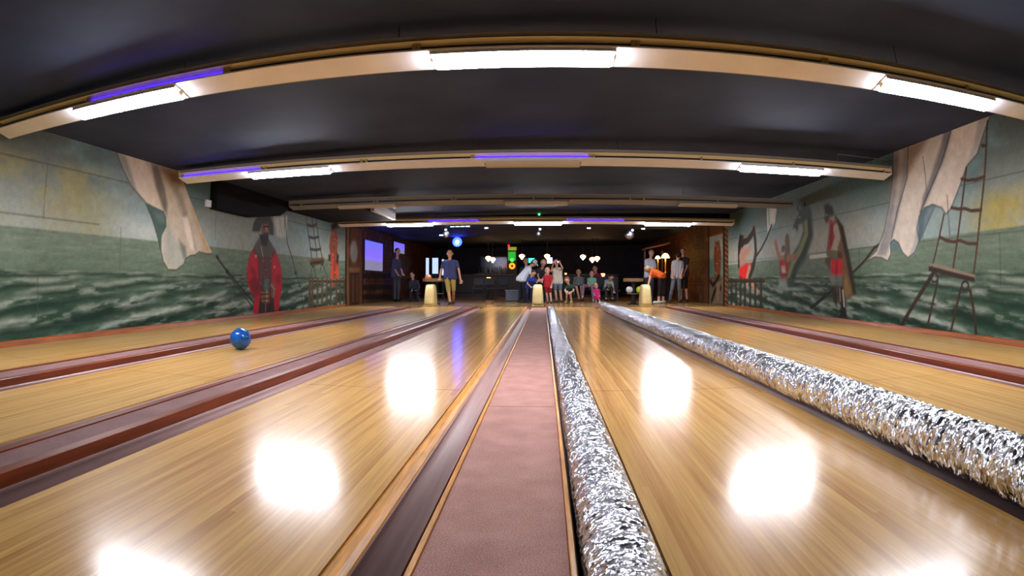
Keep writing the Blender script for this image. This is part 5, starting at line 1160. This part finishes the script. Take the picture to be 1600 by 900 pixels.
# --- green and yellow game machine
(xa, yy, zt), (xb, _, zb) = TOWER[0], TOWER[1]
xm = (xa + xb) / 2; w = (xb - xa) / 2
t = thing('game_machine', 'glowing green and yellow game machine behind the bar, red lamp on top', 'game machine', (xm, 26.4, 0))
MB().box(-w, w, .0, .5, 0, 2.385, .01).build('cabinet', mat('cabinet_black', '#10120f', .5), t)
MB().box(-w + .05, w - .04, -.02, -.001, 2.2, 2.36).build('header_panel', mat('yellow_lit', '#a8b840', .4, emit='#a8b830', es=.2), t)
MB().box(-w + .06, w - .08, -.02, -.001, 1.72, 2.14).build('screen', mat('green_lit', '#1f8a30', .4, emit='#1a9a28', es=.45), t)
gl = MB().lathe([(0, 0), (.08, 0), (.08, .02), (0, .02)], n=18).build('green_lamp', mat('green_lamp', '#40ff60', .4, emit='#30ff40', es=1.6), t); gl.rotation_euler = (PI / 2, 0, 0)
gl.location = (0, -.021, 1.74)
b = MB(); b.lathe([(.06, 0), (.15, 0), (.15, .03), (.06, .03)], n=24); o = b.build('orange_wheel', mat('orange_lit', '#ffb030', .4, emit='#ff8a10', es=.8), t); o.rotation_euler = (PI / 2, 0, 0); o.location = (0, -.001, 1.46)
MB().ball((0, 0, 0), .05, sub=2).build('red_lamp', mat('red_lit', '#ff2040', .3, emit='#ff1030', es=3), t, smooth=True).location = (-w + .08, .05, 2.43)
# --- two small screens behind the group
for k, (lb, c) in enumerate((('small turquoise lit screen behind the cap of the man in white', '#30d8c8'), ('small pale blue lit screen right of the blonde woman', '#b8ccff'))):
    (xa, yy, za), (xb, _, zb) = SCREENS[2 * k], SCREENS[2 * k + 1]
    t = thing('monitor', lb, 'monitor', ((xa + xb) / 2, yy, zb)); w = (xb - xa) / 2
    MB().box(-w, w, -.004, 0, 0.015, za - zb - .015).build('screen', mat('mon%d' % k, c, .3, emit=c, es=1.5), t)
    MB().box(-w - .015, w + .015, .0005, .035, 0, za - zb).build('casing', black_met, t)
    MB().box(-.02, .02, .036, .06, -zb, .2).build('stand', black_met, t)
# --- purple-lit screens on the left panelling
pv = bpy.data.materials.new('violet_picture'); pv.use_nodes = True
nt = pv.node_tree; bs = nt.nodes['Principled BSDF']; tc = nt.nodes.new('ShaderNodeTexCoord'); sx = nt.nodes.new('ShaderNodeSeparateXYZ'); rp = nt.nodes.new('ShaderNodeValToRGB')
nt.links.new(tc.outputs['Generated'], sx.inputs[0]); nt.links.new(sx.outputs['Z'], rp.inputs['Fac']); e = rp.color_ramp.elements
e[0].position = .3; e[0].color = S('#585468'); e[1].position = .5; e[1].color = S('#5a46d8'); k = e.new(.95); k.color = S('#4a4ae8')
nt.links.new(rp.outputs[0], bs.inputs['Emission Color']); bs.inputs['Emission Strength'].default_value = 0.9; bs.inputs['Base Color'].default_value = S('#202030')
A, Bp, Cp, D, E = WALLSCREEN
for (y0, y1, z0, z1, lb) in ((A[1], Bp[1], 1.08, 2.05, 'violet glowing screen on the left wooden wall beside the oval window'), (D[1], E[1], 1.85, 2.25, 'dim violet screen on the left wall above the man in grey')):
    t = thing('wall_screen', lb, 'screen', (XL, (y0 + y1) / 2, z0)); w = (y1 - y0) / 2
    MB().box(.002, .04, -w - .04, w + .04, -.04, z1 - z0 + .04).build('frame', bar_wood, t)
    MB().box(.0405, .05, -w, w, 0, z1 - z0).build('screen', pv, t)

# --- right: lit lampshades on a console under a wooden canopy
gold = mat('gold', '#c08a38', .3, metal=.7)
shade_em = mat('cream_shade', '#ffe8b0', .5, emit='#ffc468', es=7.5)
t = thing('side_console', 'dark console table under the two lit lampshades at right', 'console table', (4.32, 20.6, 0))
MB().box(-.42, .42, -.2, .2, .98, 1.02).build('top', bar_wood, t)
for sx_ in (-1, 1):
    for sy_ in (-1, 1): MB().box(sx_ * .38 - .025, sx_ * .38 + .025, sy_ * .16 - .025, sy_ * .16 + .025, 0, .979).build('leg', bar_wood, t)
for (x, _, z), r, lb in ((SHADES[0], .1, 'smaller lit lampshade lamp at right, behind the orange shirt'), (SHADES[1], .155, 'larger lit dome lampshade lamp on a golden column at right')):
    zz = .66 + (z - .66) * 1.03
    t = thing('shade_lamp', lb, 'lamp', (x * 1.03 - .03, 20.6, 1.021), 0, 'lit shade lamps at right'); h = zz - 1.021
    MB().lathe([(r, h - r * .55), (r * .85, h - r * .05), (r * .45, h + r * .45), (0, h + r * .55), (0, h + r * .5), (r * .42, h + r * .4), (r * .8, h - r * .08), (r * .95, h - r * .55)], n=24).build('lamp_shade', shade_em, t, smooth=True)
    MB().lathe([(0, 0), (.07, 0), (.07, .02), (.025, .04), (.03, h * .5), (.02, h - r * .2), (0, h - r * .2)], n=16).build('golden_column', gold, t, smooth=True)
(xa, _, za), (xb, _, zb) = CANOPY
t = thing('wooden_canopy', 'sloping red-brown wooden canopy above the lit lampshades', 'canopy', (0, 20.9, 0))
b = MB(); b.prism([(xa - .05, za - .02), (xb + .1, zb + .02), (xb + .1, zb + .07), (xa - .05, za + .03)], -.55, .55, 'y'); b.build('roof_board', mat('canopy_wood', '#8a4a34', .5), t)
for xx in (xa + .05, xb):
    MB().box(xx - .03, xx + .03, .46, .52, 0, za - .02).build('post', bar_wood, t)

# --- console bin, chairs, bench
(xa, _, za), (xb, _, zb) = CONSOLE
t = thing('scoring_console', 'grey-blue box console left of the man in the white t-shirt', 'console', ((xa + xb) / 2, 20.0, 0)); w = (xb - xa) / 2
MB().box(-w, w, -.2, .2, .02, za - .03, .015).build('body', mat('console_grey', '#5a6068', .5), t)
MB().box(-w - .02, w + .02, -.22, .22, za - .029, za, .006).build('top', mat('console_top', '#7a8088', .4), t)
for s_ in (-1, 1): MB().box(s_ * (w - .06) - .03, s_ * (w - .06) + .03, -.15, .15, 0, .0195).build('foot', black_met, t)
chair0 = thing('chair', 'dark chair behind the walking man, first from the left', 'chair', (CHAIRS[0][0], 20.4, 0), 0, 'dark chairs on the approach')
cm = mat('chair_frame', '#3c3e46', .35, metal=.5); cs = mat('chair_seat', '#20222a', .6)
MB().box(-.2, .2, -.2, .2, .43, .47, .015).build('seat', cs, chair0)
MB().box(-.19, .19, .2, .225, .58, .84, .01).build('backrest', cs, chair0)
for sx_ in (-1, 1):
    MB().tube([(sx_ * .19, -.18, 0), (sx_ * .185, -.18, .429)], .012, 8).build('leg', cm, chair0)
    MB().tube([(sx_ * .19, .21, 0), (sx_ * .185, .212, .45), (sx_ * .18, .235, .82)], .012, 8).build('leg', cm, chair0)
dup(chair0, (CHAIRS[1][0], 20.4, 0), 'dark chair behind the walking man, second from the left', .2)
dup(chair0, (CHAIRS[2][0] + .12, 20.6, 0), 'dark chair left of the grey-blue console', -.15)
t = thing('bench', 'long dark bench under the seated woman and girl', 'bench', (1.9, 20.75, 0))
MB().box(-.95, .95, -.28, .22, .34, .395, .015).build('seat', cs, t)
MB().box(-.95, .95, .221, .27, .2, .9, .015).build('backrest', cs, t)
for x in (-.85, 0, .85): MB().box(x - .03, x + .03, -.2, .2, 0, .339).build('leg', cm, t)
t = thing('stool', 'low dark stool under the seated dark figure at far left', 'stool', (-4.61, 19.78, 0))
MB().lathe([(0, .24), (.2, .24), (.21, .26), (.2, .29), (0, .29)], n=24).build('seat', cs, t)
for k in range(3): MB().tube([(.17 * math.cos(k * 2.09), .17 * math.sin(k * 2.09), 0), (.1 * math.cos(k * 2.09), .1 * math.sin(k * 2.09), .239)], .015, 8).build('leg', cm, t)

# ---------------------------------------------------------------- people
def V(a): return Vector(a)
def fuse(name, b, m, parent, voxel, it=4):
    """turn overlapping closed shapes into one continuous smooth skin"""
    o = b.build(name, m, None, True)
    md = o.modifiers.new('r', 'REMESH'); md.mode = 'VOXEL'; md.voxel_size = voxel; md.use_smooth_shade = True
    sm_ = o.modifiers.new('s', 'SMOOTH'); sm_.factor = .5; sm_.iterations = it
    dg = bpy.context.evaluated_depsgraph_get(); dg.update()
    me = bpy.data.meshes.new_from_object(o.evaluated_get(dg)); old = o.data
    o.modifiers.clear(); o.data = me; me.name = name
    if not me.materials: me.materials.append(m)
    bpy.data.meshes.remove(old)
    if parent: o.parent = parent
    return o

def person(key, label, skin, hair, top, bottom, shoe, sleeve=.6, leg=2.0, hairlen=0.0, cap=None, long_top=0.0, stripes=None, holds=None, dress=False, name='person'):
    root, s, f, J = PEOPLE[key]
    J = {k: V(v) for k, v in J.items()}
    t = thing('person', label, 'person', root, 0)
    F = V((f[0], f[1], 0)).normalized()
    vx = .0065 if s > .6 else .006
    H, N = J['head'], J['neck']
    up = (H - N).normalized(); cr = .098 * (.55 + .45 * s)
    Fh = (F - up * F.dot(up)).normalized(); side = Fh.cross(up)
    hd = [(H + up * .018 - Fh * .012, cr * .98), (H - up * .05 + Fh * .012, cr * .76), (H + up * .03 + Fh * .015, cr * .86)]
    sh = (J['shl'] + J['shr']) / 2; hp = (J['hpl'] + J['hpr']) / 2
    ax = (J['shr'] - J['shl']); axn = ax.normalized(); hxn = (J['hpr'] - J['hpl']).normalized()
    mid = sh.lerp(hp, .55)
    def torso(b, g, lo=1.0):
        r = .088 * s + g * 1.35
        for w in (-.55, 0, .55):
            a = sh + ax * w * .62 - V((0, 0, .05 * s)); m_ = mid + axn * w * .17 * s; c = hp + hxn * w * .2 * s
            b.caps(a, r * .95, m_, r * .98, 1)
            b.caps(m_, r * .98, m_.lerp(c, lo), r * 1.1, 1)
        b.caps(J['shl'] + axn * .02 * s, .055 * s + g, sh.lerp(N, .4), .06 * s + g * .5, 1); b.caps(J['shr'] - axn * .02 * s, .055 * s + g, sh.lerp(N, .4), .06 * s + g * .5, 1)
    def arm(b, q, g, fr):
        a, e, h = J['sh' + q], J['el' + q], J['ha' + q]
        if fr <= 1: b.caps(a, .05 * s + g, a.lerp(e, fr), (.05 - .012 * fr) * s + g * 1.15, 1)
        else:
            b.caps(a, .05 * s + g, e, .039 * s + g, 1); b.caps(e, .039 * s + g, e.lerp(h, fr - 1), .032 * s + g, 1)
    def legs(b, g, fr):
        for q, d in (('l', -1), ('r', 1)):
            a, k, n = J['hp' + q], J['kn' + q], J['an' + q]
            if fr <= 1: b.caps(a, .088 * s + g, a.lerp(k, fr), (.088 - .028 * fr) * s + g * 1.2, 1)
            else:
                b.caps(a, .088 * s + g, k, .06 * s + g, 1); b.caps(k, .058 * s + g, k.lerp(n, fr - 1), .045 * s + g, 1)
    # --- body: one continuous surface with head, fingers and feet
    b = MB()
    for c, r in hd: b.ball(c, r, sub=2)
    b.caps(H + Fh * cr * .92 + up * .004, .013, H + Fh * cr * 1.05 - up * .022, .016, 1)      # nose
    for d in (-1, 1): b.ball(H + side * d * cr * .95 - up * .005, .024, sx=.7, sub=1)          # ears
    b.caps(H - up * .06, .053 * s, N - up * .04, .058 * s, 1)
    torso(b, 0)
    for q, d in (('l', -1), ('r', 1)):
        arm(b, q, 0, 2.0)
        e, h = J['el' + q], J['ha' + q]; dr = (h - e).normalized()
        pal = h + dr * .035 * s; acr = dr.cross(F)
        if acr.length < .2: acr = dr.cross(V((1, 0, 0)))
        acr.normalize(); curl = acr.cross(dr) * (1 if acr.cross(dr).dot(F) > 0 else -1)
        b.caps(h, .028 * s, pal + dr * .02 * s, .032 * s, 1); b.caps(pal + acr * .022 * s, .02 * s, pal - acr * .022 * s, .02 * s, 1)
        for i, ln in enumerate((.058, .072, .076, .066)):
            p0 = pal + dr * .035 * s + acr * (.0365 - .0245 * i) * s; p1 = p0 + dr * ln * .55 * s + curl * .006; p2 = p1 + (dr * .6 + curl * .8).normalized() * ln * .5 * s
            b.caps(p0, .0105 * s + .001, p1, .0095 * s + .001, 1); b.caps(p1, .0095 * s + .001, p2, .0085 * s + .001, 1)
        p0 = pal - acr * .03 * s - dr * .01 * s; p1 = p0 - acr * .028 * s + dr * .03 * s + curl * .01; p2 = p1 + dr * .03 * s + curl * .008
        b.caps(p0, .013 * s, p1, .011 * s, 1); b.caps(p1, .011 * s, p2, .0095 * s, 1)
    legs(b, 0, 2.0)
    for q in 'lr':
        a = J['an' + q]; lift = a.z - .085 * s
        toe = V((a.x, a.y, .035 * s + max(0, lift))) + F * .15 * s; heel = V((a.x, a.y, .04 * s + max(0, lift))) - F * .04 * s
        b.caps(a, .042 * s, heel, .036 * s, 1); b.caps(heel, .036 * s, toe, .032 * s, 1)
    fuse('body', b, skin, t, vx, 3)
    # --- eyes
    for d in (-1, 1):
        MB().ball(H + Fh * cr * .9 + side * d * .033 + up * .012, .0095, sub=2).build('eye', EYE, t, True)
    # --- hair or cap
    b = MB()
    b.ball(H + up * .034 - Fh * .022, cr * 1.05, sub=2)
    if hairlen > 0:
        for d in (-1, 0, 1): b.caps(H + side * d * .055 - Fh * .05, .05, H + side * d * .06 - Fh * .06 - V((0, 0, hairlen)), .038, 1)
    else: b.caps(H - Fh * .045 - up * .03, cr * .72, H - Fh * .04 + up * .03, cr * .9, 1)
    fuse('hair', b, hair, t, .009, 3)
    if cap:
        b = MB(); b.ball(H + up * .05 - Fh * .016, cr * 1.07, sub=2, sz=.85)
        p = H + up * .06 + Fh * cr * .7
        for d in (-1, 0, 1): b.caps(p + side * d * .045, .016, p + side * d * .03 + Fh * .085 - up * .01, .012, 1)
        fuse('cap', b, cap, t, .009, 2)
    # --- clothes
    if bottom:
        b = MB(); r = .088 * s + .006
        b.caps(hp - hxn * .06 * s + (mid - hp) * .22, r, hp - hxn * .06 * s, r, 1); b.caps(hp + hxn * .06 * s + (mid - hp) * .22, r, hp + hxn * .06 * s, r, 1)
        legs(b, .013, leg); fuse('shorts' if leg < 1.2 else 'trousers', b, bottom, t, .01)
    b = MB(); torso(b, .016, 1.0 if not long_top else 1.0)
    if dress:
        kn = (J['knl'] + J['knr']) / 2
        for w in (-1, 0, 1): b.caps(mid, .1 * s, kn + hxn * w * .1 * s, .13 * s, 1)
    for q in 'lr': arm(b, q, .015, sleeve)
    fuse('dress' if dress else 'shirt', b, top, t, .01)
    b_ = {}
    for q in 'lr':
        b = MB(); a = J['an' + q]; lift = max(0, a.z - .085 * s)
        toe = V((a.x, a.y, .042 * s + lift)) + F * .16 * s; heel = V((a.x, a.y, .046 * s + lift)) - F * .045 * s
        b.caps(heel, .046 * s, toe, .041 * s, 1); b.caps(heel + V((0, 0, .025 * s)), .046 * s, a + V((0, 0, -.01)), .05 * s, 1)
        fuse('shoe', b, shoe, t, .009, 2)
    return t
EYE = mat('eye_dark', '#1a1412', .2)
skA = mat('skin_fair', '#d2a084', .5); skB = mat('skin_tan', '#c08a6a', .5); skC = mat('skin_pink', '#dca890', .5)
def cl(n, c, **k): return mat('cloth_' + n, c, .85, bump=.3, bscale=90, **k)
hb, hd_, hbl, hg, hr = mat('hair_brown', '#3a2818', .6), mat('hair_dark', '#181210', .6), mat('hair_blond', '#b08a58', .6), mat('hair_grey', '#a09488', .6), mat('hair_red', '#8a4a2a', .6)
black = cl('black', '#15161b'); dgrey = cl('dark_grey', '#2e3038'); wht = cl('white', '#d8d8e0'); shoeb = mat('shoe_black', '#121214', .5); shoew = mat('shoe_white', '#d8d8d0', .5); shoeg = mat('shoe_lime', '#b8c060', .5); shoebr = mat('shoe_brown', '#5a4634', .5)

def stripe_mat(n, c1, c2, fx):
    m = bpy.data.materials.new(n); m.use_nodes = True; nt = m.node_tree; b = nt.nodes['Principled BSDF']
    tc = nt.nodes.new('ShaderNodeTexCoord'); w = nt.nodes.new('ShaderNodeTexWave'); w.inputs['Scale'].default_value = fx; r = nt.nodes.new('ShaderNodeValToRGB')
    r.color_ramp.elements[0].color = S(c1); r.color_ramp.elements[1].color = S(c2); r.color_ramp.interpolation = 'CONSTANT'; r.color_ramp.elements[1].position = .5
    nt.links.new(tc.outputs['Object'], w.inputs['Vector']); nt.links.new(w.outputs['Fac'], r.inputs['Fac']); nt.links.new(r.outputs[0], b.inputs['Base Color']); b.inputs['Roughness'].default_value = .85
    return m

person('navy', 'man in navy short-sleeved shirt and khaki shorts walking beside the left hood', skB, hb, cl('navy', '#343a66', noise=.25, nscale=25), cl('khaki', '#a8924e'), shoeb, .62, .95)
person('greyside', 'man in dark grey standing sideways at the left wooden wall', skA, hd_, cl('slate', '#4a4e54'), cl('slate_trousers', '#3c4046'), shoeb, 1.2, 2.0)
person('darkseat', 'dark-clothed figure sitting on a low stool near the left wall', skA, hd_, cl('charcoal', '#34343e'), black, shoeb, 1.6, 2.0)
person('behindcap', 'person in dark clothes behind the leaning man, only a pale head showing', skC, hg, dgrey, black, shoeb, .8, 2.0)
person('whitetee', 'man in white t-shirt and white cap leaning over the middle hood', skA, hb, wht, black, shoeb, .55, 2.0, cap=cl('cap_white', '#d0d4d4'))
person('bluechild', 'child in bright blue shirt bending behind the middle hood', skA, hb, cl('blue', '#1c3c9c'), cl('navy_trousers', '#1a2248'), shoeb, .6, 2.0)
person('blonde', 'blond person in dark top bending forward beside the child in red', skC, hbl, cl('dark_top', '#2c3038'), black, shoeb, .5, 2.0)
person('redchild', 'small child in red shirt and red shorts right of the middle hood', skC, hbl, cl('red', '#b01c24', noise=.3, nscale=20), cl('red_shorts', '#8a1418'), shoeb, .5, .7)
ph = person('photo', 'youth in cream print top and denim shorts holding up a camera', skC, hd_, cl('cream', '#d8ccb4', noise=.12, nscale=9), cl('denim', '#6a7a92'), shoebr, .12, .75)
person('crouch', 'child in dark green shirt crouching on the approach', skC, hr, cl('green', '#1c3a2c'), black, shoeg, .6, .6)
person('stripes', 'woman in grey striped top sitting on the dark bench', skA, hb, stripe_mat('cloth_stripes', '#8a8c88', '#4a4c50', 12), black, shoebr, 1.5, .7, hairlen=.12)
person('mint', 'girl in mint top sitting on the bench with legs crossed', skC, hb, cl('mint', '#7ab89a'), cl('rose_leggings', '#9a7080'), shoew, .15, 1.9, hairlen=.12)
person('magenta', 'person in magenta top standing behind the girl in mint', skC, hr, cl('magenta', '#b01c50'), cl('maroon', '#5a1830'), shoeb, 1.7, 2.0, hairlen=.1)
person('pinkkid', 'toddler in bright pink dress in front of the bench', skC, hbl, cl('pink', '#d02070', noise=.3, nscale=18), None, shoew, .4, 1.0, dress=True)
person('greybend', 'person in light grey top sitting bent forward at the bench end', skA, hd_, cl('light_grey', '#9aa098'), dgrey, shoeb, .7, 1.8)
person('palegrey', 'man in pale grey shirt standing behind the person in orange', skA, hg, cl('pale_grey', '#b8b8c0'), dgrey, shoeb, .7, 2.0)
person('orange', 'person in orange shirt and black trousers bending over the right hood', skC, hbl, cl('orange', '#e8641a'), black, shoew, .55, 1.55)
person('jeans', 'person in light t-shirt and jeans seen from behind at right', skA, hd_, cl('light_tee', '#b0a8a8'), cl('jeans', '#687078', noise=.2, nscale=12), shoebr, .6, 2.0)
person('dark', 'tall dark-haired man in dark shirt beside the person in jeans', skC, hd_, cl('plum', '#3c343c'), black, shoeb, .6, 1.1)

# camera held up by the youth
r_, s_, f_, J_ = PEOPLE['photo']
hx = (J_['hal'][0] + J_['har'][0]) / 2; hz = (J_['hal'][2] + J_['har'][2]) / 2; hy = min(J_['hal'][1], J_['har'][1])
t = thing('camera', 'small camera held up in front of the face by the youth in cream', 'camera', (r_[0] + hx, r_[1] + hy - .105, hz + .02))
MB().box(-.06, .06, -.02, .02, -.03, .04, .008).build('camera_body', mat('camera_silver', '#c0c0c6', .3, metal=.5), t)
cl_ = MB().lathe([(0, 0), (.025, 0), (.027, .03), (0, .03)], n=18).build('lens', black_met, t); cl_.rotation_euler = (PI / 2, 0, 0)
cl_.location = (0, -.0205, 0)
MB().box(.025, .05, -.0225, -.0205, .015, .032).build('flash', mat('flash', '#ffffff', .3, emit='#ffffff', es=4), t)
